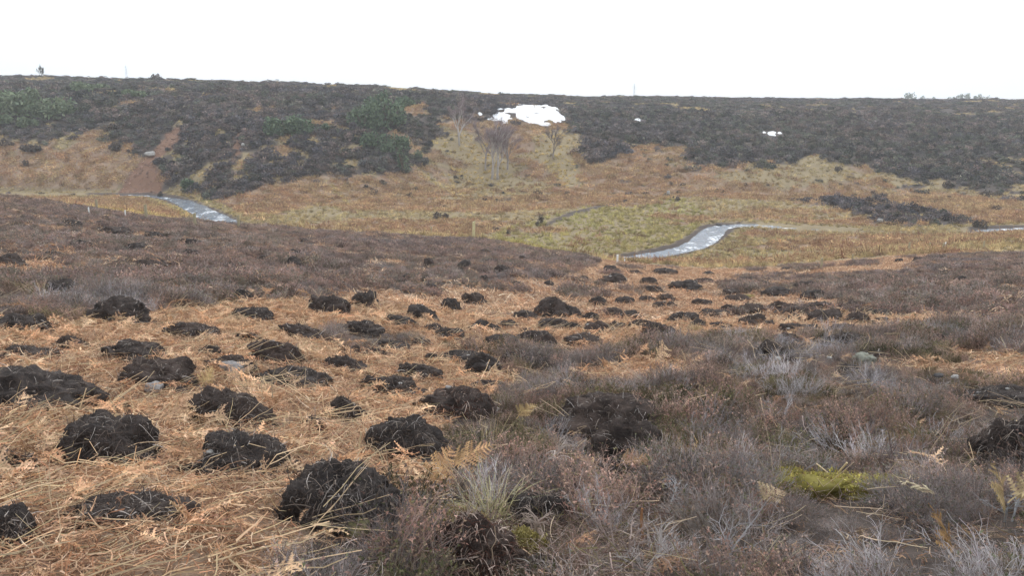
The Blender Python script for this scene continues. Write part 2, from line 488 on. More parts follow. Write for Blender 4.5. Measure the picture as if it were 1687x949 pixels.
def mesh_np(name, V, Fq, mat=None, col=None, smooth_=False):
    """V (n,3), Fq: (m,3) or (m,4) int array"""
    me = bpy.data.meshes.new(name)
    V = np.asarray(V, np.float32); Fq = np.asarray(Fq, np.int32)
    k = Fq.shape[1]
    me.vertices.add(len(V)); me.vertices.foreach_set('co', V.ravel())
    me.loops.add(Fq.size); me.loops.foreach_set('vertex_index', Fq.ravel())
    me.polygons.add(len(Fq))
    me.polygons.foreach_set('loop_start', np.arange(0, Fq.size, k, dtype=np.int32))
    me.polygons.foreach_set('loop_total', np.full(len(Fq), k, np.int32))
    if smooth_:
        me.polygons.foreach_set('use_smooth', np.ones(len(Fq), bool))
    me.update(calc_edges=True)
    if col is not None:
        c = np.ones((len(V), 4), np.float32); c[:, :3] = col
        add_attr(me, 'col', c)
    if mat:
        me.materials.append(mat)
    return me

class MB:
    """collects ribbons, tubes and leaf quads with a colour per vertex"""
    def __init__(self):
        self.v = []; self.f = []; self.c = []
    def quad(self, a, b, c, d, col):
        n = len(self.v)
        self.v += [tuple(a), tuple(b), tuple(c), tuple(d)]; self.f.append((n, n + 1, n + 2, n + 3)); self.c += [col] * 4
    def tri(self, a, b, c, col):
        n = len(self.v)
        self.v += [tuple(a), tuple(b), tuple(c)]; self.f.append((n, n + 1, n + 2)); self.c += [col] * 3
    def ribbon(self, pts, w0, w1, side, col0, col1=None):
        col1 = col1 or col0
        n = len(self.v); k = len(pts)
        for i, p in enumerate(pts):
            t = i / (k - 1); hw = (w0 * (1 - t) + w1 * t) * .5
            cc = tuple(col0[j] * (1 - t) + col1[j] * t for j in range(3))
            self.v.append((p[0] - side[0] * hw, p[1] - side[1] * hw, p[2] - side[2] * hw))
            self.v.append((p[0] + side[0] * hw, p[1] + side[1] * hw, p[2] + side[2] * hw))
            self.c += [cc, cc]
        for i in range(k - 1):
            a = n + 2 * i
            self.f.append((a, a + 1, a + 3, a + 2))
    def tube(self, pts, r0, r1, col0, col1=None, sides=5, cap=True):
        col1 = col1 or col0
        n = len(self.v); k = len(pts)
        P = [Vector(p) for p in pts]
        for i, p in enumerate(P):
            d = (P[min(i + 1, k - 1)] - P[max(i - 1, 0)]).normalized()
            u = d.cross(Vector((0.31, 0.95, 0.11)))
            if u.length < 1e-3: u = d.cross(Vector((1, 0, 0)))
            u.normalize(); v = d.cross(u)
            t = i / (k - 1); r = r0 * (1 - t) + r1 * t
            cc = tuple(col0[j] * (1 - t) + col1[j] * t for j in range(3))
            for s in range(sides):
                a = 2 * math.pi * s / sides
                self.v.append(tuple(p + u * (r * math.cos(a)) + v * (r * math.sin(a)))); self.c.append(cc)
        for i in range(k - 1):
            for s in range(sides):
                a = n + i * sides + s; b = n + i * sides + (s + 1) % sides
                self.f.append((a, b, b + sides, a + sides))
        if cap:
            self.f.append(tuple(n + (k - 1) * sides + s for s in range(sides)))
            self.f.append(tuple(n + sides - 1 - s for s in range(sides)))
    def mesh(self, name, mat, sm=False):
        me = bpy.data.meshes.new(name)
        me.from_pydata(self.v, [], self.f)
        if self.v:
            c = np.ones((len(self.v), 4), np.float32); c[:, :3] = np.array(self.c)
            add_attr(me, 'col', c)
        if sm:
            me.polygons.foreach_set('use_smooth', np.ones(len(me.polygons), bool))
        me.materials.append(mat)
        return me

def link(name, me, parent=None, loc=(0, 0, 0), rot=(0, 0, 0), label=None, cat=None, group=None, kind=None):
    o = bpy.data.objects.new(name, me)
    C.objects.link(o)
    o.location = loc; o.rotation_euler = rot
    if parent is not None: o.parent = parent
    if label: o['label'] = label
    if cat: o['category'] = cat
    if group: o['group'] = group
    if kind: o['kind'] = kind
    return o

def rv(a=1.0):
    return Vector((random.uniform(-a, a), random.uniform(-a, a), random.uniform(-a, a)))

def rside():
    a = random.uniform(0, 2 * math.pi); z = random.uniform(-.5, .5)
    return (math.cos(a), math.sin(a), z)

def vary(c, a=.25):
    k = 1 + random.uniform(-a, a)
    return (c[0] * k, c[1] * k * (1 + random.uniform(-.04, .04)), c[2] * k)

# ------------------------------------------------------------------ ground sheet
def build_ground():
    NR, NC = 640, 460
    rr = np.geomspace(3.2, 2100, NR)
    ss = np.linspace(-1.15, 1.15, NC)
    Rr, S = np.meshgrid(rr, ss, indexing='ij')
    X = S * Rr; Y = Rr - 6.0
    Z = height(X, Y)
    V = np.stack([X, Y, Z], -1).reshape(-1, 3)
    i = np.arange(NR - 1)[:, None] * NC + np.arange(NC - 1)[None, :]
    Fq = np.stack([i, i + 1, i + NC + 1, i + NC], -1).reshape(-1, 4)
    me = mesh_np('ground', V, Fq, ground_material(), smooth_=True)
    cls = classify(X.ravel(), Y.ravel(), Z.ravel())
    c = np.zeros((len(V), 4)); c[:, 3] = 1
    c[:, 0] = cls == 1; c[:, 1] = cls == 2; c[:, 2] = cls == 3
    add_attr(me, 'cover', c)
    c2 = np.zeros((len(V), 4)); c2[:, 0] = cls == 4
    add_attr(me, 'cover2', c2)
    link('ground', me, kind='structure', label='sloping moorland ground dropping to the stream and rising to the far hillside')
build_ground()

def build_stream():
    m, t, b = nodes_of('stream_water')
    n1 = noise_tex(t, .55, 7, .72, stretch=(1.3, .5, 1)); n2 = noise_tex(t, 2.6, 4, .6)
    foam = mrange(t, n1, .51, .68)
    c = mixnode(t, (.15, .185, .23), (.80, .82, .85), foam)
    t.links.new(c, b.inputs['Base Color'])
    b.inputs['Specular IOR Level'].default_value = .5
    rr_ = mrange(t, foam, 0, 1, .06, .6); t.links.new(rr_, b.inputs['Roughness'])
    b.inputs['IOR'].default_value = 1.33
    ad = t.nodes.new('ShaderNodeMath'); ad.operation = 'ADD'; t.links.new(n1, ad.inputs[0]); t.links.new(n2, ad.inputs[1])
    bump(t, b, ad.outputs[0], .12, .8)
    line = smooth_line(STREAM, 14)
    V, Q = [], []
    K = 9
    for i, p in enumerate(line):
        d = line[min(i + 1, len(line) - 1)] - line[max(i - 1, 0)]; d = d / np.linalg.norm(d); nrm = np.array([-d[1], d[0]])
        for k in range(K):
            o = (k / (K - 1) - .5) * 4.6
            q = p + nrm * o
            V.append((q[0], q[1], WATER_Z + .03 * math.sin(q[0] * 2.1 + q[1] * 1.3) * math.sin(q[1] * 2.7)))
    for i in range(len(line) - 1):
        for k in range(K - 1):
            a = i * K + k
            Q.append((a, a + 1, a + K + 1, a + K))
    me = mesh_np('stream', V, np.array(Q), m, smooth_=True)
    link('stream', me, kind='structure', label='shallow stream with white riffles winding along the valley floor')
build_stream()

# ------------------------------------------------------------------ haze: thin damp air
def build_haze():
    me = bpy.data.meshes.new('haze')
    bm = bmesh.new()
    bmesh.ops.create_cube(bm, size=1.0)
    for v in bm.verts:
        v.co = Vector((v.co.x * 5400, v.co.y * 2240 + 1000, v.co.z * 100 + 33))
    bm.to_mesh(me); bm.free()
    m = bpy.data.materials.new('haze'); m.use_nodes = True
    t = m.node_tree; t.nodes.clear()
    o = t.nodes.new('ShaderNodeOutputMaterial'); v = t.nodes.new('ShaderNodeVolumePrincipled')
    v.inputs['Color'].default_value = (.925, .965, 1.0, 1)
    v.inputs['Density'].default_value = HAZE_DENSITY
    v.inputs['Anisotropy'].default_value = 0.2
    t.links.new(v.outputs['Volume'], o.inputs['Volume'])
    me.materials.append(m)
    link('haze', me, kind='stuff', label='thin pale haze in the air over the valley')
HAZE_DENSITY = 0.00055
build_haze()

# ------------------------------------------------------------------ peat mounds
_ICO = {}
def ico(sub):
    if sub not in _ICO:
        bm = bmesh.new(); bmesh.ops.create_icosphere(bm, subdivisions=sub, radius=1.0)
        bm.verts.ensure_lookup_table()
        V = np.array([v.co[:] for v in bm.verts]); Fq = np.array([[v.index for v in f.verts] for f in bm.faces])
        bm.free(); _ICO[sub] = (V, Fq)
    return _ICO[sub]

def lump(sub, a, b, h, seed, n=2.5, rough=1.0, sink=.35):
    D, Fq = ico(sub)
    r = 1.0 / (np.abs(D[:, 0]) ** n + np.abs(D[:, 1]) ** n + np.abs(D[:, 2]) ** n) ** (1 / n)
    o = seed * 7.13
    x, y, z = D[:, 0] + o, D[:, 1] + o * .7, D[:, 2] + o * .3
    k = 1 + rough * (.36 * fbm(x * 1.7, y * 1.7, z * 1.7, seed=seed, octs=2)
                     + .13 * (1 - 2 * np.abs(vnoise(x * 3.1, y * 3.1, z * 3.1, seed + 3)))
                     + .08 * vnoise(x * 7, y * 7, z * 7, seed + 5)
                     + .035 * vnoise(x * 15, y * 15, z * 15, seed + 6)
                     + (.028 * vnoise(x * 33, y * 33, z * 33, seed + 7) if sub >= 5 else 0))
    P = D * (r * k)[:, None]
    P[:, 0] *= a; P[:, 1] *= b
    up = P[:, 2] > 0
    P[:, 2] = np.where(up, P[:, 2] * h, P[:, 2] * sink * h)
    return P, Fq

MOUND_SPOTS = []      # x, y, radius x, radius y: kept clear of plants
def fibres(P, D, count, size, h, seed, cols, wid):
    rnd = random.Random(seed)
    mb = MB()
    idx = [i for i in range(len(P)) if P[i][2] > 0.02]
    if not idx: return None
    for _ in range(count):
        i = rnd.choice(idx)
        p = Vector(P[i]); nrm = Vector((D[i][0], D[i][1], max(D[i][2], .0) * .8 + .1)).normalized()
        tdir = nrm.cross(Vector((rnd.uniform(-1, 1), rnd.uniform(-1, 1), rnd.uniform(-1, 1)))).normalized()
        if rnd.random() < .6: tdir = (tdir + Vector((0, 0, -1)) * .8).normalized()
        Lg = size * (rnd.uniform(.06, .22) if rnd.random() < .85 else rnd.uniform(.25, .6))
        pts = [p - nrm * .008]
        bend = Vector((rnd.uniform(-1, 1), rnd.uniform(-1, 1), rnd.uniform(-1, .6))) * .5
        q = p + nrm * .004; d = (tdir + nrm * rnd.uniform(.1, .7)).normalized()
        for s in range(3):
            q = q + d * (Lg / 3); d = (d + bend * .6 - Vector((0, 0, .25))).normalized(); pts.append(q.copy())
        c = rnd.choice(cols); k = rnd.uniform(.6, 1.3)
        side = d.cross(nrm)
        if side.length < .01: side = Vector((1, 0, 0))
        side.normalize()
        w_ = wid * rnd.uniform(.6, 1.6)
        mb.ribbon(pts, w_, w_ * .4, side, tuple(x * k for x in c))
    return mb

ROOT_COLS = [(.08, .066, .06), (.11, .088, .077), (.05, .042, .04), (.15, .118, .10), (.09, .068, .058), (.06, .051, .048), (.12, .094, .08), (.26, .215, .18), (.19, .155, .13), (.40, .36, .33)]
RED_COLS = [(.07, .035, .026), (.12, .06, .045), (.2, .14, .11), (.05, .028, .022), (.42, .33, .28)]

def mound(px, base, wpx, hpx, label, group, seed, reddish=False, stones=0, cat='peat mound', small=False, name='peat_mound'):
    x, y = ground_at_px(px, base)
    z = hz(x, y)
    d = depth_of(x, y, z)
    W = wpx * d / F * (1.12 if 18 < wpx < 60 and not small else 1.0)
    Dp = W * (0.72 if wpx > 30 else .8)
    el = math.atan2(CAMZ - z, y)
    Hvis = hpx * d / F
    H = max(Hvis / math.cos(el) * .92 - .20 * Dp * math.tan(el), .42 * Hvis + .05)
    if small: H = Hvis * .80 + .05
    elif group != NB: H += .10 + (.03 if y < 9 and px > 900 else 0)
    elif wpx < 60: H += .03
    y += Dp * .36; x *= (y / (y - Dp * .36))
    z = hz(x, y)
    sub = 5 if wpx >= 62 else 4 if wpx >= 24 else 3
    rm = random.Random(seed * 3 + 1)
    P, Fq = lump(sub, W * .45, Dp * .48, H * (.82 if wpx > 60 else .92), seed, n=2.1 + (seed % 5) * .3, rough=1.0)
    nmain = len(P)
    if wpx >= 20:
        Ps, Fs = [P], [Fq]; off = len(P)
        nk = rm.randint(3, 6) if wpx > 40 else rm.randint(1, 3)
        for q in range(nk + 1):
            if q == nk:      # flat peat skirt, added as contact darkness round the base
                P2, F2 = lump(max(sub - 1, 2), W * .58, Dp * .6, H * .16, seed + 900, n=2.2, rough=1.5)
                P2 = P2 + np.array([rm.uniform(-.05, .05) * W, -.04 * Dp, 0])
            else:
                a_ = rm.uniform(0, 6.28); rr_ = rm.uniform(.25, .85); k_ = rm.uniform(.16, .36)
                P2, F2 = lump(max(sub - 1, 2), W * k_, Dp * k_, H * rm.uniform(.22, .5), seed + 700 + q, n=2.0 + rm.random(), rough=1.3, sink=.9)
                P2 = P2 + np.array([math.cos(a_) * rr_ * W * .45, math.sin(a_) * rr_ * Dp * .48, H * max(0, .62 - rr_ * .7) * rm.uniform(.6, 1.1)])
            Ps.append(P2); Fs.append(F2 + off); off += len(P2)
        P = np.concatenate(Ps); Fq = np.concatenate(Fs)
    # lean with the slope it lies on
    nrm = normal_at(np.array([x]), np.array([y]), .5)[0]
    P[:, 2] -= (nrm[0] * P[:, 0] + nrm[1] * P[:, 1]) / nrm[2] * .9
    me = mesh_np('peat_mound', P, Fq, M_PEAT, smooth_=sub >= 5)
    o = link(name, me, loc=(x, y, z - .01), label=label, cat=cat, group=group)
    D, _ = ico(sub)
    cnt = int(min(1500, .09 * wpx * wpx + 2.0 * wpx)) if wpx >= 24 else 0
    if cnt:
        px_m = d / F * 1.65
        mb = fibres(P[:nmain], D, cnt, max(.28, W * .4), H, seed, RED_COLS if reddish else ROOT_COLS, max(.004, px_m * .55))
        if mb:
            link('root_fibres', mb.mesh('root_fibres', M_COL), o, kind='stuff')
    rnd = random.Random(seed)
    ups = [i for i in range(nmain) if D[i][2] > .3 and D[i][1] < .35]
    for s in range(stones):
        i = rnd.choice(ups)
        r = max(.022, 1.5 * d / F) * rnd.uniform(.7, 1.5)
        SP, SF = lump(2, r, r * .8, r * .5, seed + 50 + s, n=2.6, rough=1.0, sink=1.)
        link('stone', mesh_np('stone', SP, SF, M_PALE if s % 2 == 0 else M_STONE), o, loc=tuple(P[i] * .97))
    MOUND_SPOTS.append((x, y, W * .47, Dp * .5, H))
    return o

NB = 'peat mounds among the dead bracken'
NH = 'peat mounds in the heather'
# px, base row, width, height, label, [stones]
MOUNDS = [
 (58, 674, 205, 74, 'biggest black peat mound, broad and long, on bracken at the left edge of the picture', 0),
 (18, 783, 84, 38, 'low black peat mound below the biggest one, cut by the left picture edge', 0),
 (12, 905, 95, 85, 'dark crumbled peat heap under bracken fronds in the bottom left corner', 0),
 (186, 766, 142, 80, 'round shaggy peat mound standing alone on bracken below the biggest black mound', 0),
 (215, 870, 192, 58, 'long low peat mound in the bottom left bracken with fronds over its front', 0),
 (400, 786, 145, 84, 'square steep-sided peat mound with a straw stalk upright before it', 2),
 (562, 874, 178, 100, 'nearest big peat mound with pale roots sticking out beside grey heather', 0),
 (381, 701, 102, 66, 'round peat mound with a bracken tuft leaning on its front, above the square mound', 0),
 (263, 643, 115, 56, 'peat mound with trailing roots and a grey stone at its foot', 0),
 (385, 617, 80, 34, 'peat mound behind a flat pale grey rock', 0),
 (221, 593, 90, 38, 'rounded peat mound just above the one with a grey stone at its foot', 0),
 (50, 593, 90, 26, 'low dark peat mound just above the biggest black mound', 0),
 (45, 549, 95, 22, 'flat peat mound at the left edge where bracken meets heather', 0),
 (203, 536, 90, 38, 'grey-topped peat mound in heather at the upper left end of the bracken', 0),
 (318, 558, 100, 34, 'wide brown peat mound between two others along the upper edge of the bracken', 0),
 (418, 531, 66, 17, 'thin flat peat mound half in heather above the twin mounds', 0),
 (498, 560, 80, 30, 'rear one of two touching peat mounds in mid bracken', 0),
 (455, 600, 85, 46, 'front one of two touching peat mounds in mid bracken', 2),
 (411, 566, 34, 10, 'small peat clod left of the two touching mounds', 0),
 (488, 637, 112, 36, 'long flat peat mound below the two touching mounds', 0),
 (572, 615, 70, 35, 'squarish peat mound right of the long flat one in mid bracken', 0),
 (600, 552, 63, 27, 'neat domed peat mound alone right of the rear touching mound', 0),
 (545, 520, 66, 25, 'peat mound at the heather edge above the two touching mounds', 0),
 (602, 508, 36, 21, 'small dark peat mound in heather right of the one at the heather edge', 0),
 (568, 693, 64, 42, 'blocky peat mound in front of a tall bracken tuft', 0),
 (515, 711, 42, 11, 'small flat peat patch left of the blocky mound', 0),
 (691, 627, 74, 36, 'upper one of an overlapping pair of peat mounds with pale specks', 3),
 (651, 655, 80, 38, 'lower one of an overlapping pair of peat mounds with a pale stone on top', 2),
 (650, 578, 45, 15, 'low oval peat mound, left of a pair in a row', 0),
 (692, 574, 40, 15, 'low oval peat mound with a pale stone at its right end', 1),
 (741, 562, 48, 19, 'dark oval peat mound left of the pale-topped one', 0),
 (697, 531, 46, 25, 'tall-backed peat mound with pale chips near the upper bracken edge', 2),
 (664, 541, 46, 21, 'broken peat mound just left of the tall-backed one', 0),
 (743, 513, 30, 21, 'narrow upright peat lump at the upper bracken edge', 0),
 (800, 551, 46, 23, 'pale-topped peat mound capped with grey turf', 3),
 (764, 598, 78, 23, 'wide brown-sided peat mound in the middle of the bracken', 1),
 (828, 577, 48, 22, 'black peat mound right of the wide brown-sided one', 0),
 (880, 563, 60, 20, 'grey-streaked peat mound right above the black mound', 2),
 (911, 544, 44, 18, 'pointed peat mound with two pale specks on its face', 2),
 (911, 521, 50, 30, 'tall rough peat heap with pale stones at its left, by the upper bracken', 2),
 (798, 617, 56, 22, 'peat mound half under grey heather at the inner heather edge', 0),
 (840, 606, 26, 12, 'small peat clod against the inner heather edge', 0),
 (760, 690, 116, 46, 'wide reddish peat mound with a small pale stone, below the inner heather edge', 2),
 (808, 647, 64, 23, 'shaggy black peat mound touching the wide reddish one from behind', 0),
 (897, 577, 40, 13, 'thin peat ridge at the heather below the grey-streaked mound', 0),
 (956, 568, 56, 15, 'flat-topped peat mound bordering heather in the centre of the field', 1),
 (985, 554, 48, 22, 'peat mound with a cluster of pale stones behind its top', 4),
 (972, 532, 25, 16, 'small peat lump behind the cluster of pale stones', 1),
 (780, 501, 34, 17, 'dark peat lump in orange bracken at the upper middle edge', 0),
 (668, 760, 122, 64, 'large dark peat mound just behind the nearest big one, beside grey heather', 0),
 (1000, 716, 160, 46, 'long peat mound with a heather topknot rising from grey heather', 0),
 (1026, 772, 112, 62, 'black crumbly peat mound in heather with a white stone on its face', 1),
 (890, 868, 100, 30, 'black peat patch under heather roots right of the grass tussock', 0),
 (890, 955, 66, 30, 'small black peat heap at the bottom edge of the picture', 0),
 (1268, 593, 50, 20, 'black peat mound sunk in grey heather below the bracken', 0),
 (1645, 668, 130, 36, 'long dark peat bank with pale stones on top at the right edge', 3),
 (1662, 768, 115, 60, 'black peat hump in heather cut by the right picture edge', 0),
 (1127, 477, 42, 15, 'oval peat mound at the far bracken with a flatter one at its foot', 0),
 (1071, 469, 23, 11, 'upper one of two small black peat mounds, one above the other', 0),
 (1074, 482, 27, 12, 'lower one of two small black peat mounds, one above the other', 0),
 (1014, 466, 37, 12, 'small peat mound topped by pale stones at the far heather edge', 3),
 (1008, 450, 27, 13, 'small peat mound just below the white tube', 0),
 (1213, 497, 38, 12, 'peat mound below a yellow mossy hummock', 0),
 (1205, 486, 24, 10, 'small peat mound left of a yellow mossy hummock', 0),
 (1280, 488, 46, 15, 'wide low peat mound with a stalk before it, right of the mossy hummock', 0),
 (1096, 510, 38, 13, 'pointed peat mound with a grey stone at its peak', 1),
 (1095, 496, 28, 11, 'flat grey-brown peat mound behind the pointed one', 0),
 (1155, 506, 32, 13, 'peat mound with a bracken heap before it', 0),
 (1175, 522, 42, 10, 'low spread peat mound below the one with a bracken heap', 0),
 (1123, 531, 46, 17, 'domed black peat mound standing clear on bracken in the field centre', 0),
 (1040, 525, 40, 12, 'flecked peat mound, upper of two left of the domed black one', 2),
 (1055, 544, 42, 17, 'steep peat mound, lower of two left of the domed black one', 0),
 (1081, 563, 48, 21, 'peat mound with pale turf on its shoulder bordering grey heather', 1),
 (1237, 518, 39, 16, 'upper one of two large neighbouring black mounds in the right bracken', 0),
 (1244, 534, 38, 17, 'lower one of two large neighbouring black mounds in the right bracken', 0),
 (1282, 512, 41, 16, 'peat mound with a tuft of yellow grass on top', 0),
 (1228, 541, 36, 14, 'broken peat mound below the two large neighbouring ones', 0),
 (1243, 550, 22, 9, 'small peat clod at the lower edge of the right bracken', 0),
 (1304, 520, 48, 14, 'flat grey slab-like peat mound in the right bracken', 0),
 (1305, 534, 28, 13, 'small blunt peat mound just below the flat grey slab-like one', 0),
 (1303, 549, 38, 15, 'peat mound with a pale sliver on its right end', 1),
 (1337, 494, 40, 14, 'dark oval peat mound at the upper right end of the bracken', 0),
 (1346, 509, 42, 11, 'flat double peat mound below the dark oval one', 0),
 (1358, 535, 50, 21, 'biggest rounded peat mound of the right bracken', 0),
 (1375, 522, 30, 15, 'peat mound tucked behind the biggest rounded one', 0),
 (1407, 512, 28, 16, 'high squarish peat mound right of the tucked one', 0),
 (1412, 534, 40, 19, 'rounded peat mound below the high squarish one', 0),
 (1440, 524, 38, 13, 'long peat mound right of the rounded one', 0),
 (1450, 537, 26, 10, 'small peat mound at the last bracken on the right', 0),
 (1384, 549, 46, 15, 'flat layered peat mound at the bracken foot', 0),
 (1390, 577, 76, 22, 'wide dark peat spread in heather below the right bracken', 1),
 (1440, 599, 46, 13, 'peat mound with a pale lichen patch at its left', 0),
 (1545, 574, 38, 15, 'lone dark peat mound in the heather on the right', 0),
]
MOUNDS += [
 (866, 530, 34, 15, 'small black peat mound left of the tall rough heap with pale stones', 0),
 (838, 541, 30, 13, 'small peat mound between the pale-topped one and the pointed one', 0),
 (868, 552, 26, 11, 'little peat clod below-right of the pale-topped mound', 0),
 (716, 548, 30, 13, 'small peat mound just below the tall-backed one', 0),
 (940, 520, 30, 14, 'dark peat lump right of the tall rough heap', 0),
 (945, 545, 30, 12, 'small peat mound right of the pointed one with pale specks', 0),
 (1010, 520, 30, 13, 'small flecked peat mound left of the upper flecked one', 0),
 (1015, 545, 28, 12, 'small black peat mound right of the clustered pale stones', 0),
 (1068, 498, 26, 10, 'small peat mound behind and left of the pointed one with a grey stone', 0),
 (1030, 500, 28, 11, 'small peat mound in rust bracken left of two flat ones', 0),
 (985, 505, 28, 11, 'small peat mound at the rust bracken and heather edge', 0),
 (1150, 540, 28, 11, 'small peat mound close right of the domed black one', 0),
 (1185, 545, 34, 12, 'low peat mound between the domed black one and the right group', 0),
 (1200, 512, 26, 10, 'small black peat mound left of the two large neighbouring ones', 0),
 (1325, 478, 30, 10, 'small peat mound at the upper heather edge of the right bracken', 0),
 (1330, 548, 34, 12, 'black peat mound in the foot row of the right bracken', 0),
 (1265, 540, 26, 10, 'small peat clod right of the lower large neighbouring mound', 0),
 (620, 590, 34, 13, 'small peat mound left of the low oval pair', 0),
 (715, 600, 32, 12, 'small peat mound left of the wide brown-sided one', 0),
 (860, 588, 30, 12, 'small black peat mound under the grey-streaked one', 0),
 (575, 585, 30, 12, 'small peat clod above the squarish mound', 0),
 (350, 590, 36, 12, 'low peat clod above the mound behind the pale grey rock', 0),
 (610, 640, 30, 11, 'small flat peat patch right of the squarish mound', 0),
 (120, 575, 46, 14, 'low broken peat between two mounds at the upper left', 0),
]
def far_cluster(lbl, group, spots):
    return [(a, b, c, d, lbl, 0, group) for a, b, c, d in spots]
FAR_MOUNDS = (
 far_cluster('small dark peat mound half hidden in grey heather on the left slope', 'small mounds on the left heather slope',
  [(118, 373, 37, 11), (190, 385, 52, 11), (253, 392, 32, 10), (168, 372, 18, 6), (60, 395, 30, 7), (140, 409, 32, 12), (230, 411, 36, 9), (310, 404, 45, 11),
   (130, 386, 14, 6), (20, 438, 45, 17), (105, 485, 60, 22), (252, 443, 48, 13), (315, 420, 26, 7), (355, 411, 20, 6), (386, 411, 14, 5), (375, 445, 36, 11),
   (360, 429, 14, 5), (320, 468, 50, 10), (400, 466, 20, 7), (400, 496, 40, 17), (300, 386, 20, 6), (380, 385, 20, 6), (8, 341, 12, 5), (90, 425, 26, 8)]) +
 far_cluster('small dark peat mound in purple-brown heather below the tall wooden post', 'small mounds in the middle heather',
  [(485, 440, 30, 17), (437, 432, 26, 9), (485, 420, 22, 7), (515, 451, 14, 7), (500, 399, 18, 5), (668, 462, 20, 9), (712, 481, 22, 13), (567, 475, 12, 9),
   (766, 442, 22, 13), (707, 440, 18, 14), (797, 418, 24, 8), (810, 435, 30, 6), (828, 450, 26, 13), (847, 443, 16, 10), (797, 464, 12, 10), (532, 436, 15, 8),
   (712, 420, 12, 5), (862, 429, 18, 7), (962, 463, 16, 8), (852, 471, 14, 6), (905, 470, 18, 7)]) +
 far_cluster('small flat peat mound at the far end of the bracken near the stream', 'small mounds at the far bracken',
  [(1047, 452, 25, 7), (1095, 453, 40, 11), (1140, 482, 20, 7), (1158, 468, 35, 11), (1166, 453, 22, 6), (1296, 446, 20, 6), (1255, 472, 26, 8), (1230, 465, 30, 8)]) +
 far_cluster('small dark peat mound in heather on the right slope', 'small mounds on the right heather slope',
  [(1300, 604, 36, 11), (1220, 615, 34, 9), (1295, 566, 55, 13), (1498, 491, 36, 8), (1395, 618, 45, 10), (1484, 527, 26, 6), (1432, 465, 24, 7), (1514, 431, 22, 8),
   (1480, 432, 14, 6), (1550, 429, 35, 8), (1536, 444, 24, 9), (1580, 468, 26, 11), (1580, 442, 30, 8), (1678, 441, 20, 8), (1620, 428, 20, 6), (1410, 477, 18, 8),
   (970, 642, 30, 10), (1520, 548, 34, 8)]))
for k, (a, b, c, d, lbl, ns) in enumerate(MOUNDS):
    mound(a, b, c, d, lbl, NB if 'heather' not in lbl.split(' in ')[-1] else NH, 11 + k, stones=ns, reddish='reddish' in lbl)
LANDMARKS = [(20, 'the left picture edge'), (102, 'the tan bank end'), (160, 'the farthest left post'), (207, 'the whitish stake'), (242, 'the pale-grass post'), (322, 'the stream-bend post'),
             (394, 'the greenish stream post'), (460, 'the streamside pale grass'), (555, 'the pale grass streak'), (640, 'the tip of the heather spur'), (711, 'the faint wooden post'), (780, 'the thick wooden post'), (847, 'the thin iron post'),
             (894, 'the tallest valley bush'), (1017, 'the lone white tube'), (1100, 'the lower stream bank'), (1160, 'the stream where it turns'), (1250, 'the upper stream bend'), (1353, 'the nearest right post'), (1404, 'the short right post'),
             (1497, 'the right grass post'), (1553, 'the white-tube post'), (1620, 'the farthest right post'), (1680, 'the right picture edge')]
def small_label(a, b, c, d):
    row = 'high up' if b < 392 else 'upper slope' if b < 425 else 'middle slope' if b < 455 else 'lower slope' if b < 500 else 'near heather'
    lm = min(LANDMARKS, key=lambda q: abs(q[0] - a))
    side = 'right under' if abs(a - lm[0]) < 14 else 'below-right of' if a > lm[0] else 'below-left of'
    if b > 540: side = side.replace('right under', 'far below').replace('below-', 'far below-')
    shp = 'thin flat' if c / d > 4.2 else 'low oval' if c / d > 2.7 else 'stubby round'
    lb_ = '%s%s mound, %s, %s %s' % ('tiny ' if c < 17 else '', shp, row, side, lm[1])
    if len(lb_.split()) < 12: lb_ = lb_.replace(' mound', ' peat mound')
    if len(lb_.split()) > 13: lb_ = lb_.replace('in the near heather, ', '').replace('far below', 'below').replace('near heather, ', '')
    return lb_
    return '%s%s mound, %s, %s %s' % ('tiny ' if c < 17 else '', shp, row, side, lm[1])
_seen = {}
for k, (a, b, c, d, lbl, ns, grp) in enumerate(FAR_MOUNDS):
    lb = small_label(a, b, c, d)
    if len(lb.split()) > 16 - 4 * (lb in _seen): lb = lb.replace('near heather, ', '')
    if lb in _seen: lb = lb.replace('below-', '').replace(' mound', ' mound ' + ('right of' if a > _seen[lb] else 'left of') + ' its twin')
    _seen[small_label(a, b, c, d)] = a
    mound(a, b, c, d, lb, grp, 201 + k, stones=ns, small=True)
mound(785, 952, 165, 66, 'heap of reddish root-tangled peat at the bottom edge left of centre', NH, 400, reddish=True)

_MS = np.array(MOUND_SPOTS)
def clear_of_mounds(x, y, grow=.9, front=0):
    ok = np.ones(len(x), bool)
    fr0 = front
    for mx, my, ra, rb, h in _MS:
        front = min(fr0, rb * 1.1 + .06)
        ok &= ((x - mx) / (ra * grow)) ** 2 + ((y - my) / (rb * grow)) ** 2 > 1
        if front:      # the digger left bare, trodden ground in front of each mound
            ok &= ((x - mx * .985) / (ra * .95)) ** 2 + ((y - my + rb * 1.0) / (rb * .8 + front)) ** 2 > 1
    return ok

# ------------------------------------------------------------------ scatter by geometry nodes (uncountable cover only)
PROTO_COLL = {}
def proto_collection(name, meshes):
    c = bpy.data.collections.new(name)
    for i, me in enumerate(meshes):
        c.objects.link(bpy.data.objects.new('%s_%02d' % (name, i), me))
    PROTO_COLL[name] = c
    return c

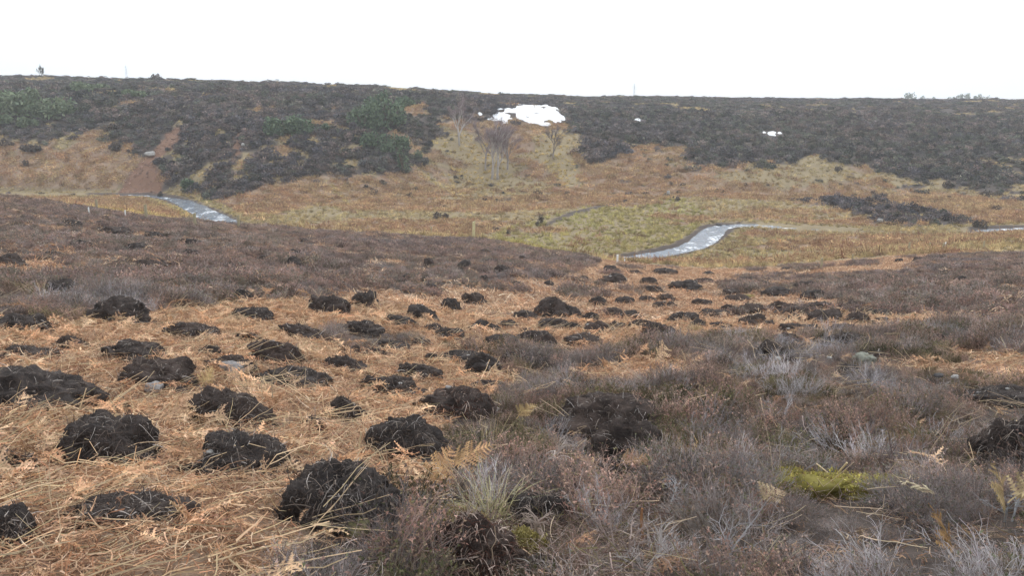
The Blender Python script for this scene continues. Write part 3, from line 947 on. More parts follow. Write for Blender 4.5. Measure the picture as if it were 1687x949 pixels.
def euler_from(nrm, yaw, tilt_x, tilt_y):
    """rotation matrices: local yaw and tilts, then up axis onto nrm -> XYZ eulers"""
    N = len(yaw)
    z = nrm
    ax = np.tile(np.array([1., 0, 0]), (N, 1))
    y = np.cross(z, ax); y /= np.linalg.norm(y, axis=1, keepdims=True)
    x = np.cross(y, z)
    B = np.stack([x, y, z], -1)
    cz, sz = np.cos(yaw), np.sin(yaw); cx_, sx_ = np.cos(tilt_x), np.sin(tilt_x); cy_, sy_ = np.cos(tilt_y), np.sin(tilt_y)
    o = np.zeros(N); l = np.ones(N)
    Rz = np.stack([np.stack([cz, -sz, o], -1), np.stack([sz, cz, o], -1), np.stack([o, o, l], -1)], 1)
    Rx = np.stack([np.stack([l, o, o], -1), np.stack([o, cx_, -sx_], -1), np.stack([o, sx_, cx_], -1)], 1)
    Ry = np.stack([np.stack([cy_, o, sy_], -1), np.stack([o, l, o], -1), np.stack([-sy_, o, cy_], -1)], 1)
    M = B @ Rz @ Rx @ Ry
    ex = np.arctan2(M[:, 2, 1], M[:, 2, 2]); ey = np.arcsin(np.clip(-M[:, 2, 0], -1, 1)); ez = np.arctan2(M[:, 1, 0], M[:, 0, 0])
    return np.stack([ex, ey, ez], -1)

def scatter(name, label, coll, P, rot, scl, tint, seed=0):
    N = len(P)
    if N == 0: return
    me = bpy.data.meshes.new(name)
    me.vertices.add(N); me.vertices.foreach_set('co', np.asarray(P, np.float32).ravel())
    if np.ndim(scl) == 1: scl = np.repeat(scl[:, None], 3, 1)
    add_attr(me, 'rot', rot, 'FLOAT_VECTOR'); add_attr(me, 'scl', scl, 'FLOAT_VECTOR')
    add_attr(me, 'tint', tint, 'FLOAT_VECTOR')
    add_attr(me, 'idx', np.random.default_rng(seed).integers(0, len(coll.objects), N), 'INT')
    o = link(name, me, kind='stuff', label=label)
    ng = bpy.data.node_groups.new(name, 'GeometryNodeTree')
    ng.interface.new_socket('Geometry', in_out='INPUT', socket_type='NodeSocketGeometry')
    ng.interface.new_socket('Geometry', in_out='OUTPUT', socket_type='NodeSocketGeometry')
    gi = ng.nodes.new('NodeGroupInput'); go = ng.nodes.new('NodeGroupOutput')
    ci = ng.nodes.new('GeometryNodeCollectionInfo'); ci.inputs['Collection'].default_value = coll
    ci.inputs['Separate Children'].default_value = True; ci.inputs['Reset Children'].default_value = True
    ip = ng.nodes.new('GeometryNodeInstanceOnPoints'); ip.inputs['Pick Instance'].default_value = True
    def na(nm, ty):
        n = ng.nodes.new('GeometryNodeInputNamedAttribute'); n.data_type = ty; n.inputs['Name'].default_value = nm
        return n.outputs['Attribute']
    er = ng.nodes.new('FunctionNodeEulerToRotation')
    K = ng.links.new
    K(gi.outputs[0], ip.inputs['Points']); K(ci.outputs[0], ip.inputs['Instance'])
    K(na('idx', 'INT'), ip.inputs['Instance Index'])
    K(na('rot', 'FLOAT_VECTOR'), er.inputs[0]); K(er.outputs[0], ip.inputs['Rotation'])
    K(na('scl', 'FLOAT_VECTOR'), ip.inputs['Scale'])
    K(ip.outputs['Instances'], go.inputs[0])
    md = o.modifiers.new('cover', 'NODES'); md.node_group = ng
    return o

def sample(y0, y1, density, cls_want, rng, smax=.74, clear=.9, pad=1.6, front=0):
    area = smax * ((y1 + pad) ** 2 - (y0 + pad) ** 2)
    N = int(area * density)
    yy = np.sqrt(rng.random(N) * ((y1 + pad) ** 2 - (y0 + pad) ** 2) + (y0 + pad) ** 2) - pad
    xx = (rng.random(N) * 2 - 1) * smax * (yy + pad)
    zz = height(xx, yy)
    cl = classify(xx, yy, zz)
    k = np.isin(cl, cls_want)
    xx, yy, zz = xx[k], yy[k], zz[k]
    if clear and y0 < 50:
        k = clear_of_mounds(xx, yy, clear, front); xx, yy, zz = xx[k], yy[k], zz[k]
    return xx, yy, zz

def tints(x, y, palette, rng, fx=.5, jitter=.22, seed=5):
    """blend a palette by slow noise plus a jitter per plant"""
    P = np.array(palette)
    v = fbm(x * fx, y * fx, seed=seed, octs=3) * 1.3 + rng.normal(0, .28, len(x))
    u = np.clip((v + 1) / 2, 0, .9999) * (len(P) - 1)
    i = u.astype(int); f = (u - i)[:, None]
    c = P[i] * (1 - f) + P[np.minimum(i + 1, len(P) - 1)] * f
    return c * (1 + rng.normal(0, jitter, (len(x), 1))).clip(.45, 1.7)

# ---- plant pieces
def heather_clump(seed, stems=46, w=.0040, spread=.2, hgt=.28, twigs=6, leafy=.5, lw=.012, sweep=0., stemc=(.36, .32, .30), tipc_=(.30, .24, .21),
                  leafc=((.33, .25, .21), (.24, .20, .15), (.16, .17, .10), (.42, .33, .28), (.28, .19, .16))):
    random.seed(seed)
    mb = MB()
    for s in range(stems):
        a = random.uniform(0, 2 * math.pi); rr = random.random() ** .6
        p = Vector((math.cos(a) * rr * spread * .45, math.sin(a) * rr * spread * .45, -.03))
        lean = rr * 1.0 + random.uniform(-.15, .25)
        d = Vector((math.cos(a) * lean + sweep, math.sin(a) * lean, 1.0)).normalized()
        ln = hgt * random.uniform(.6, 1.2)
        pts = [p]; q = p.copy()
        for k in range(4):
            q = q + d * ln / 4; d = (d + rv(.28) + Vector((0, 0, .06 - sweep * .1))).normalized(); pts.append(q.copy())
        grey = vary(stemc, .3); tipc = vary(tipc_, .35)
        mb.ribbon(pts, w * 1.4, w * .8, rside(), vary((.20, .165, .15)), grey)
        for t in range(twigs):
            k = random.uniform(.35, 1.0) * 4; i = min(int(k), 3); b = pts[i].lerp(pts[i + 1], k - i)
            dd = (d + rv(.75)).normalized(); l2 = hgt * random.uniform(.12, .34)
            m1 = b + dd * l2 * .5 + rv(.01); e = m1 + (dd + rv(.5)).normalized() * l2 * .5
            mb.ribbon([b, m1, e], w * .85, w * .5, rside(), grey, tipc)
            if random.random() < leafy:
                lc = random.choice(leafc)
                for _ in range(3):
                    c0 = m1.lerp(e, random.random()); s1 = rv(1).normalized(); s2 = rv(1).normalized()
                    mb.tri(c0 - s1 * lw * .5, c0 + s1 * lw * .5, c0 + s2 * lw * 1.3, vary(lc, .3))
    return mb.mesh('heather_sprig', M_VEG)

def frond(seed, length=.75, curl=.5, leaf=(.60, .445, .305), stalk=(.70, .58, .42), cols=None, whole=False):
    """a dead bracken frond: rachis, paired pinnae, each cut into small teeth"""
    random.seed(seed)
    mb = MB()
    N = 13
    pts = []
    q = Vector((0, 0, .02)); d = Vector((1, 0, random.uniform(.05, .3)))
    bend = random.uniform(-.12, .12)
    for i in range(N + 1):
        pts.append(q.copy()); q = q + d.normalized() * length / N
        d = (d + Vector((0, bend, -.05 * curl)) + rv(.05)).normalized()
    mb.ribbon(pts, .007, .002, Vector((0, 1, 0)), stalk, leaf)
    for i in range(3, N + 1):
        t = (i - 3) / (N - 3)
        plen = length * .34 * (math.sin(math.pi * (.25 + .75 * (1 - t))) * .9 + .06) * random.uniform(.7, 1.1)
        if whole: plen = length * (.36 * (1 - t) ** .8 + .03)
        dirx = (pts[i] - pts[i - 1]).normalized()
        for sgn in (-1, 1):
            if not whole and random.random() < .15: continue
            base = pts[i]
            dd = (dirx * random.uniform(.35, .7) + Vector((0, sgn, 0)) + Vector((0, 0, random.uniform(-.5, .35)))).normalized()
            col = vary(leaf, .3)
            M = 6
            pp = [base]; g = base.copy()
            droop = random.uniform(-.35, .1)
            for k in range(M):
                g = g + dd * plen / M; dd = (dd + Vector((.03, 0, droop * .3)) + rv(.05 if whole else .2)).normalized(); pp.append(g.copy())
            mb.ribbon(pp, .004, .0015, dirx, col)
            for k in range(M):
                tl = plen * .24 * (1 - k / (M + 1)) + .004
                for s2 in (-1, 1):
                    b0 = pp[k]; b1 = pp[k + 1]
                    tip = b0.lerp(b1, .6) + (dirx * s2 * 1.0 + dd * .35 + rv(.15 if whole else .5)).normalized() * tl
                    mb.tri(b0, b1, tip, vary(col, .15))
    return mb

def stalk_piece(seed):
    random.seed(seed)
    mb = MB()
    for s in range(3):
        ln = random.uniform(.12, .42); a = random.uniform(-.6, .6)
        p = Vector((random.uniform(-.15, .15), random.uniform(-.15, .15), random.uniform(.0, .03)))
        d = Vector((math.cos(a), math.sin(a), random.uniform(-.1, .25)))
        pts = [p]
        for k in range(4):
            p = p + d.normalized() * ln / 4; d = d + rv(.14) - Vector((0, 0, .03)); pts.append(p.copy())
            if random.random() < .15: d = d + rv(.9)
        c = vary((.62, .50, .34), .25)
        r = random.uniform(.0018, .0036)
        mb.tube(pts, r, r * .7, c, vary(c, .15), sides=3, cap=False)
    return mb.mesh('bracken_stalk', M_VEG)

LIT_COLS = [(.58, .43, .30), (.50, .345, .23), (.68, .55, .40), (.34, .225, .155), (.64, .51, .365), (.22, .145, .11), (.76, .65, .50), (.50, .32, .21)]
def litter_piece(seed, n=46, size=.2, w=.008, cols=LIT_COLS, hgt=.05, ln0=.03, ln1=.14):
    random.seed(seed)
    mb = MB()
    for s in range(n):
        a = random.uniform(0, 2 * math.pi); r = size * math.sqrt(random.random())
        p = Vector((math.cos(a) * r, math.sin(a) * r, random.uniform(.0, hgt) * (1.2 - r / size)))
        b = random.gauss(0, 1.1); ln = random.uniform(ln0, ln1)
        d = Vector((math.cos(b), math.sin(b), random.uniform(-.25, .55)))
        pts = [p - d * ln * .4]
        for k in range(3):
            pts.append(pts[-1] + d.normalized() * ln / 3); d = d + rv(.6) - Vector((0, 0, .12))
        c = random.choice(cols)
        mb.ribbon(pts, w * random.uniform(.3, 1.2), w * .3, rside(), vary(c, .2), vary(c, .2))
    return mb.mesh('bracken_litter', M_VEG)

GRASS_COLS = ((.56, .48, .30), (.47, .40, .24), (.64, .54, .36), (.40, .35, .21))
def grass_piece(seed, n=40, h=.35, w=.008, lean=.8, cols=GRASS_COLS, mat=None):
    random.seed(seed)
    mb = MB()
    for s in range(n):
        a = random.uniform(0, 2 * math.pi); r = random.random() * h * .35
        p = Vector((math.cos(a) * r, math.sin(a) * r, -.02)); ln = h * random.uniform(.6, 1.2)
        le = random.uniform(.1, lean); d = Vector((math.cos(a) * le, math.sin(a) * le, 1))
        pts = [p]
        for k in range(5):
            pts.append(pts[-1] + d.normalized() * ln / 5); d = d.normalized() + Vector((math.cos(a), math.sin(a), -.5)) * .3 * le + rv(.1)
        c = vary(random.choice(cols), .2)
        mb.ribbon(pts, w, w * .25, rside(), c, vary(c, .2))
    return mb.mesh('grass_tuft', mat or M_VEG)

def bush_mb(seed, n=170, leaf=.2, cols=((.5, .5, .5),), flat=.75, lobes=4, sx=1., sy=1., sz=1.):
    """dome of small leafy faces in uneven lobes"""
    random.seed(seed)
    mb = MB()
    L_ = [(Vector((random.uniform(-.6, .6), random.uniform(-.6, .6), random.uniform(.12, .5))), random.uniform(.28, .55)) for _ in range(lobes)]
    for s in range(n):
        c0, r0 = random.choice(L_)
        d = rv(1)
        while d.length > 1 or d.length < .2: d = rv(1)
        p = c0 + d.normalized() * r0 * random.uniform(.55, 1.1); p.z = max(p.z * flat, -.05)
        p = Vector((p.x * sx, p.y * sy, p.z * sz))
        u = rv(1).normalized(); v = u.cross(rv(1)).normalized(); k = leaf * random.uniform(.5, 1.3)
        c = vary(random.choice(cols), .3)
        mb.quad(p - u * k, p - v * k * .45, p + u * k, p + v * k * .5, c)
    return mb

rng = np.random.default_rng(101)
def put(name, label, coll, x, y, z, rng, s0, s1, tint, tilt=.25, align=.8, squash=None, lift=0.0, yaw=None, smul=None):
    n = normal_at(x, y, .4)
    up = np.array([0, 0, 1.0]); nn = n * align + up * (1 - align); nn /= np.linalg.norm(nn, axis=1, keepdims=True)
    N = len(x)
    yw = rng.random(N) * 2 * np.pi if yaw is None else yaw
    rot = euler_from(nn, yw, rng.normal(0, tilt, N), rng.normal(0, tilt, N))
    s = s0 + (s1 - s0) * rng.random(N)
    if smul is not None: s = s * smul
    scl = np.stack([s, s, s * (1 if squash is None else squash[0] + (squash[1] - squash[0]) * rng.random(N))], -1)
    return scatter(name, label, coll, np.stack([x, y, z + lift], -1), rot, scl, tint, seed=int(rng.integers(1e6)))

HEATHER_PAL = [(.72, .75, .80), (1.05, 1.0, 1.0), (.78, .72, .70), (1.2, 1.0, .92), (.74, .76, .66), (1.1, 1.07, 1.08), (.9, .74, .66)]
BRACKEN_PAL = [(.66, .55, .50), (1.0, .89, .81), (1.14, 1.09, 1.04), (1.03, .83, .71), (.70, .57, .51), (1.16, 1.11, 1.06), (1.02, .79, .65), (.95, .84, .77)]

# wiry grey dead heather, bushy brown heather with spent flowers, low dark green heather
C_GREY = proto_collection('heather_grey', [heather_clump(500 + i, stems=64, w=.0027, hgt=.27, twigs=9, leafy=.22, sweep=.35 + .1 * i, stemc=(.318, .295, .288), tipc_=(.318, .29, .28)) for i in range(5)])
C_BROWN = proto_collection('heather_brown', [heather_clump(510 + i, stems=46, w=.003, hgt=.27, twigs=9, leafy=.8, lw=.010, stemc=(.25, .215, .20), tipc_=(.29, .235, .205)) for i in range(5)])
C_DARK = proto_collection('heather_dark', [heather_clump(516 + i, stems=50, w=.004, hgt=.22, twigs=7, leafy=.9, lw=.013, stemc=(.15, .13, .10), tipc_=(.14, .135, .085),
                                          leafc=((.10, .11, .055), (.14, .14, .075), (.17, .14, .10), (.24, .19, .14))) for i in range(4)])
C_HEATHM = proto_collection('heather_mid', [heather_clump(520 + i, stems=34, w=.008, spread=.34, hgt=.25, twigs=5, leafy=.7, lw=.026, stemc=(.33, .295, .285), tipc_=(.33, .28, .265), leafc=((.36, .29, .265), (.27, .23, .21), (.21, .20, .15), (.42, .35, .32), (.33, .235, .20))) for i in range(6)])
C_FROND = proto_collection('bracken_frond', [frond(540 + i, length=.26 + .04 * i, curl=.3 + .25 * i).mesh('bracken_frond', M_VEG) for i in range(7)])
C_STALK = proto_collection('bracken_stalk', [stalk_piece(560 + i) for i in range(8)])
C_LIT = proto_collection('bracken_litter', [litter_piece(580 + i) for i in range(7)])
C_LITM = proto_collection('bracken_litter_mid', [litter_piece(600 + i, n=44, size=.42, w=.022, hgt=.05, ln0=.06, ln1=.26) for i in range(6)])
C_TUFT = proto_collection('bracken_tuft', [litter_piece(610 + i, n=70, size=.16, w=.009, hgt=.22, ln0=.05, ln1=.22) for i in range(5)])

# ------------------------------------------------------------------ single things
def stand(px, py, Y=None):
    """ground point under a photo pixel, or on that sight line's bearing at distance Y"""
    if Y is None:
        x, y = ground_at_px(px, py)
    else:
        dx, dy, dz = ray(px, py); x, y = dx / dy * Y, Y
    return x, y, hz(x, y)

def size_px(n, x, y, z):
    return n * depth_of(x, y, z) / F

def z_of_row(py, y):
    dx, dy, dz = ray(CX, py)
    return CAMZ + dz / dy * y

# fence posts
def plain(name, c1, c2, scale=8, rough=.85, stretch=None, b_=.01):
    m, t, b = nodes_of(name)
    n = noise_tex(t, scale, 5, .65, stretch=stretch)
    t.links.new(mixnode(t, c1, c2, mrange(t, n, .3, .7)), b.inputs['Base Color'])
    b.inputs['Roughness'].default_value = rough
    bump(t, b, n, b_, .6)
    return m
M_WOOD = plain('weathered_wood', (.42, .37, .20), (.62, .56, .36), 6, stretch=(8, 8, 1))
M_DULL = plain('grey_wood', (.27, .235, .15), (.42, .37, .25), 6, stretch=(8, 8, 1))
M_IRON = plain('rusty_iron', (.05, .038, .03), (.13, .08, .055), 12)
M_TUBE = plain('white_plastic', (.72, .73, .72), (.82, .82, .80), 3, .5)

def post(px, top, base=None, Y=None, w=.1, mat=M_DULL, label='', name='fence_post', lean=0., group='fence posts along the valley edge', cat='fence post', rnd_=False):
    x, y, z = stand(px, base if base else top + 20, Y)
    h = z_of_row(top, y) - z + .25
    bm = bmesh.new()
    if rnd_:
        bmesh.ops.create_cone(bm, cap_ends=True, segments=12, radius1=w / 2, radius2=w / 2, depth=h)
    else:
        bmesh.ops.create_cube(bm, size=1.0)
        for v in bm.verts: v.co = Vector((v.co.x * w, v.co.y * w, v.co.z * h))
        bmesh.ops.bevel(bm, geom=[e for e in bm.edges], offset=w * .12, segments=1, affect='EDGES')
    for v in bm.verts:
        v.co.z += h / 2 - .25
        if v.co.z > h * .4: v.co.z += v.co.x * .35        # weather-cut top
        v.co.x += v.co.z * lean
    me = bpy.data.meshes.new(name); bm.to_mesh(me); bm.free(); me.materials.append(mat)
    return link(name, me, loc=(x, y, z), label=label, cat=cat, group=group)

post(780, 365, Y=50, w=.17, mat=M_WOOD, label='thick pale wooden post, the tallest, at the crest of the heather slope', lean=.03)
post(847, 390, Y=52, w=.06, mat=M_IRON, label='thin dark iron post right of the thick pale wooden one', name='iron_post', lean=0)
post(711, 373, Y=58, w=.10, label='faint pale wooden post left of the thick pale wooden one')
post(160, 328, 346, w=.10, label='wooden post farthest left on the tan bank above the left slope')
post(242, 337, 366, w=.11, label='wooden post before the pale yellow grass left of the stream bend', lean=-.01)
post(322, 351, 376, w=.11, label='wooden post on the tan bank beside the left stream bend')
post(394, 354, 378, w=.10, label='greenish wooden post at the right edge of the left stream bend')
post(207, 346, 359, w=.05, mat=M_TUBE, label='thin whitish stake between two posts on the left tan bank', name='stake', cat='stake')
post(147, 341, 354, w=.05, mat=M_TUBE, label='thin whitish stake in heather at the farthest left post', name='stake', cat='stake')
post(1353, 425, 443, w=.09, label='wooden post in tan bracken nearest the right mounds')
post(1404, 419, 430, w=.08, label='short wooden post in tan bracken behind the right mounds')
post(1497, 399, 417, w=.10, label='wooden post at the foot of the right valley grass')
post(1531, 400, 414, w=.09, label='wooden post just left of the post carrying a white tube')
post(1553, 400, 416, w=.09, label='wooden post with a white tube standing against it')
post(1557, 399, 409, w=.09, mat=M_TUBE, label='white plastic tube standing against a wooden post on the right', name='tree_guard', cat='tree guard', group='white tubes in the valley', rnd_=True)
post(1620, 397, 412, w=.09, label='wooden post farthest right beyond the heather edge')
post(1017, 420, 433, w=.11, mat=M_TUBE, label='white plastic tube standing alone by the lower stream bank', name='tree_guard', cat='tree guard', group='white tubes in the valley', rnd_=True)
post(1029, 427, 433, w=.06, mat=M_TUBE, label='short whitish stake just right of the lone white tube', name='stake', cat='stake')

def snow_clear(x, y, z):
    px, py = to_px(x, y, z)
    k = np.ones(len(x), bool)
    for i, sn in enumerate(SNOW):
        c = np.mean(np.array(sn), 0)
        f = 1.0 if i == 0 else 1.9
        k &= ~inpoly(px, py, [(c[0] + (a - c[0]) * f, c[1] + (b - c[1]) * f + (4 if i else 3) * (b > c[1])) for a, b in sn])
    return k | (np.random.default_rng(5).random(len(x)) < .22) & (np.array([False]) | inpoly(*to_px(x, y, z), SNOW[0]))
# snow lying in the hollows
M_SNOW = plain('old_snow', (.84, .86, .89), (.92, .93, .95), 1.2, .7, b_=.05)
def snow(poly, label, cell, thick):
    P = np.array([ground_at_px(a, b) for a, b in poly])
    x0, x1, y0, y1 = P[:, 0].min() - 2, P[:, 0].max() + 2, P[:, 1].min() - 3, P[:, 1].max() + 3
    nx, ny = int((x1 - x0) / cell) + 1, int((y1 - y0) / cell) + 1
    X, Y = np.meshgrid(np.linspace(x0, x1, nx), np.linspace(y0, y1, ny), indexing='ij')
    Z = height(X, Y)
    px, py = to_px(X, Y, Z)
    wob = fbm(X * .5, Y * .5, seed=111, octs=3)
    wob2 = fbm(X * 1.3, Y * 1.3, seed=112, octs=2)
    wk = 1.0 if nx * ny > 600 and len(poly) > 8 else .2
    ins = inpoly(px + wk * (wob * 15 + wob2 * 6), py + wk * (wob * 7 + wob2 * 4), poly).astype(float)
    if nx * ny > 600 and len(poly) > 8:
        hole = fbm(X * .42 + 9, Y * .42, seed=113, octs=3)
        ins *= ((hole < .02) | ((px > 850) & (hole < .30))).astype(float)
    m = ins.copy()
    for _ in range(2):
        q = np.pad(m, 1, mode='edge')
        m = (q[1:-1, 1:-1] * 2 + q[:-2, 1:-1] + q[2:, 1:-1] + q[1:-1, :-2] + q[1:-1, 2:]) / 6
    Zs = Z - .25 + m * (thick + .25) + .1 * fbm(X * .7, Y * .7, seed=115, octs=2)
    keep = m > .05
    idx = -np.ones(X.shape, int); V = []; Q = []
    c0 = np.array([X.mean(), Y.mean()]); zc = hz(*c0)
    for i in range(nx - 1):
        for j in range(ny - 1):
            if keep[i, j] and keep[i + 1, j] and keep[i, j + 1] and keep[i + 1, j + 1]:
                q = []
                for a, b in ((i, j), (i + 1, j), (i + 1, j + 1), (i, j + 1)):
                    if idx[a, b] < 0:
                        idx[a, b] = len(V); V.append((X[a, b] - c0[0], Y[a, b] - c0[1], Zs[a, b] - zc))
                    q.append(idx[a, b])
                Q.append(q)
    if Q:
        link('snow_patch', mesh_np('snow_patch', V, np.array(Q), M_SNOW, smooth_=True), loc=(c0[0], c0[1], zc), label=label, cat='snow patch', group='snow patches on the far hillside')
snow(SNOW[0], 'big ragged white snow patch below the skyline above the bare birches', .3, .28)
snow(SNOW[1], 'lone small snow patch in dark heather right of the big ragged one', .3, .3)
snow(SNOW[2], 'tiny leftmost speck in the row of four snow scraps on the right hillside', .25, .3)
snow(SNOW[3], 'largest of the row of four snow scraps on the right hillside', .25, .3)
snow(SNOW[4], 'small snow scrap just right of the largest scrap in the row', .25, .3)
snow(SNOW[5], 'tiny snow scrap in heather left of the big ragged patch', .25, .3)

# stones
def stone(px, base, wpx, hpx, label, mat, seed, name='stone', cat='stone', group=None, deep=.8, lift=0., rough=.5, parent=None):
    x, y, z = stand(px, base)
    W = size_px(wpx, x, y, z); H = size_px(hpx, x, y, z)
    y += W * deep * .3; z = hz(x, y)
    P, Fq = lump(4 if wpx > 20 else 3, W / 2, W * deep / 2, H * .8, seed, n=2.8, rough=rough * 1.5, sink=.6)
    return link(name, mesh_np(name, P, Fq, mat, smooth_=True), loc=(x, y, z + lift), label=label, cat=cat, group=group)
M_MOSSY = stone_material('mossy_stone', (.20, .19, .09), (.36, .33, .17), (.45, .40, .16))
stone(381, 618, 37, 17, 'flat pale grey rock lying before a peat mound on the left bracken', M_STONE, 31, 'rock', 'rock', deep=.6, lift=.04)
stone(252, 650, 26, 13, 'rounded grey stone at the foot of a peat mound on the left', M_STONE, 32, 'rock', 'rock', lift=.04)
stone(588, 886, 40, 22, 'yellow-mossed stone at the foot of the nearest big mound', M_MOSSY, 33, 'rock', 'rock', lift=.03)
stone(247, 263, 16, 6, 'long pale boulder lying across the top of the bare scree', M_PALE, 34, 'boulder', 'boulder', deep=.5, lift=.5)
stone(296, 251, 5, 4, 'small pale boulder right of the scree beside the long one', M_PALE, 35, 'boulder', 'boulder', lift=.5)
stone(400, 244, 5, 4, 'small pale boulder in the little bare patch on the dark hillside', M_PALE, 44, 'boulder', 'boulder', lift=.4)
stone(1450, 369, 9, 5, 'lone white boulder beyond the stream at the dark heather strip', M_PALE, 36, 'boulder', 'boulder', lift=.3)
stone(1101, 322, 5, 5, 'small white boulder at the foot of the middle hillside', M_PALE, 37, 'boulder', 'boulder', lift=.3)
for k, (a, b, c, d, lb) in enumerate([(1185, 374, 9, 4, 'dark wet rock in the stream at the left end of the upper bend'), (1199, 374, 7, 4, 'dark wet rock in the stream right of a similar one at the bend'),
                                      (1168, 386, 8, 4, 'dark wet rock where the stream turns downhill'), (1176, 379, 5, 3, 'small wet rock in mid stream just above the turn'),
                                      (362, 354, 6, 3, 'dark wet rock in the left stream bend')]):
    stone(a, b, c, d, lb, M_DSTONE, 60 + k, 'stream_rock', 'rock', 'wet rocks in the stream')
stone(1281, 605, 9, 4, 'small white stone below the black mound sunk in grey heather', M_PALE, 38, lift=.10)
stone(1366, 604, 7, 3, 'small white stone in heather right of the black sunk mound', M_PALE, 39, lift=.10)
stone(1572, 642, 11, 5, 'white stone at the left end of the long dark peat bank', M_PALE, 40, lift=.12)
stone(1546, 640, 14, 5, 'brownish pale stone in heather left of the long dark peat bank', M_DSTONE, 41, lift=.12)
stone(1428, 604, 32, 13, 'pale grey-green lichen hummock before a peat mound on the right', stone_material('lichen', (.17, .175, .145), (.27, .28, .23), (.36, .37, .32)), 42, 'lichen_hummock', 'lichen hummock', lift=.06, rough=.8)
stone(970, 555, 7, 5, 'white stone left of the mound with clustered pale stones', M_PALE, 43, lift=.04)
stone(952, 552, 8, 5, 'white stone in litter, left of a similar stone beside the clustered pale ones', M_PALE, 45, lift=.04)

# bushes and trees
GORSE = ((.11, .155, .10), (.145, .195, .125), (.08, .115, .08), (.17, .22, .14))
GORSE_P = ((.165, .205, .13), (.20, .235, .15), (.13, .17, .11))
DARKB = ((.10, .085, .078), (.07, .062, .058), (.14, .115, .10))
def bush(px, base, wpx, hpx, label, name, cat, cols, seed, group=None, n=520, Y=None, leaf=.10, stems=True, lobes=6):
    x, y, z = stand(px, base, Y)
    W = size_px(wpx, x, y, z); H = size_px(hpx, x, y, z)
    mb = bush_mb(seed, n=n, leaf=leaf * W, cols=cols, flat=1.0, lobes=lobes, sx=W * .56, sy=W * .45, sz=H * 1.08)
    o = link(name, mb.mesh(name, M_COL), loc=(x, y, z - .05), label=label, cat=cat, group=group)
    if stems:
        tb = MB()
        for k in range(4):
            random.seed(seed * 9 + k)
            a = rv(1); tb.tube([(0, 0, -.1), (a.x * W * .1, a.y * W * .1, H * .3), (a.x * W * .25, a.y * W * .2, H * .6)], .04 * H, .015 * H, (.12, .10, .08), sides=4)
        link('trunk', tb.mesh('trunk', M_COL), o)
    return o
GG = 'green gorse bushes on the far hillside'
for k, (a, b, c, d, lb, cl) in enumerate([
    (460, 220, 30, 24, 'round green gorse bush, left one of a pair on the dark hillside', GORSE), (498, 221, 46, 26, 'wider green gorse bush, right one of a pair on the dark hillside', GORSE),
    (598, 212, 44, 32, 'left green flank of the large gorse thicket on the hillside', GORSE), (634, 208, 56, 46, 'tallest green gorse bush at the top of the large thicket', GORSE),
    (668, 174, 26, 12, 'small blue-green gorse bush above the large thicket near the skyline', GORSE), (605, 239, 36, 18, 'gorse bush below the large thicket, left of two', GORSE),
    (650, 242, 40, 22, 'broad gorse bush below the large thicket, right of two', GORSE), (638, 253, 20, 16, 'small bright green gorse bush tucked under the broad one', GORSE),
    (664, 282, 16, 38, 'tall narrow gorse bush at the lower right tip of the heather spur', GORSE), (691, 262, 11, 15, 'tiny green gorse bush on grass right of the tall narrow one', GORSE),
    (533, 213, 14, 9, 'tiny green gorse bush right of the pair', GORSE), (320, 309, 26, 13, 'low blue-green gorse bush near the left stream bend', GORSE),
    (38, 185, 62, 34, 'wide grey-green scrub bush at the left picture edge on the hillside', GORSE_P), (80, 190, 54, 28, 'grey-green scrub bush right of the wide one at the left edge', GORSE_P),
    (128, 152, 40, 15, 'grey-green scrub bush close below the left skyline', GORSE_P), (50, 207, 26, 12, 'yellow-green scrub bush below the wide grey-green one', GORSE_P),
    (160, 147, 30, 9, 'small grey-green scrub bush right of the one below the left skyline', GORSE_P), (12, 205, 36, 18, 'dark green scrub bush low at the left picture edge', GORSE_P),
    (215, 158, 30, 10, 'low scrub bush in heather under the left pylon', GORSE_P)]):
    bush(a, b + 1, c * 1.35, d * 1.3, lb, 'gorse_bush' if cl is GORSE else 'scrub_bush', 'bush', cl, 800 + k, GG, n=int(420 + 22 * c), leaf=.05 if c > 30 else .08)
GV = 'dark heather bushes in the valley'
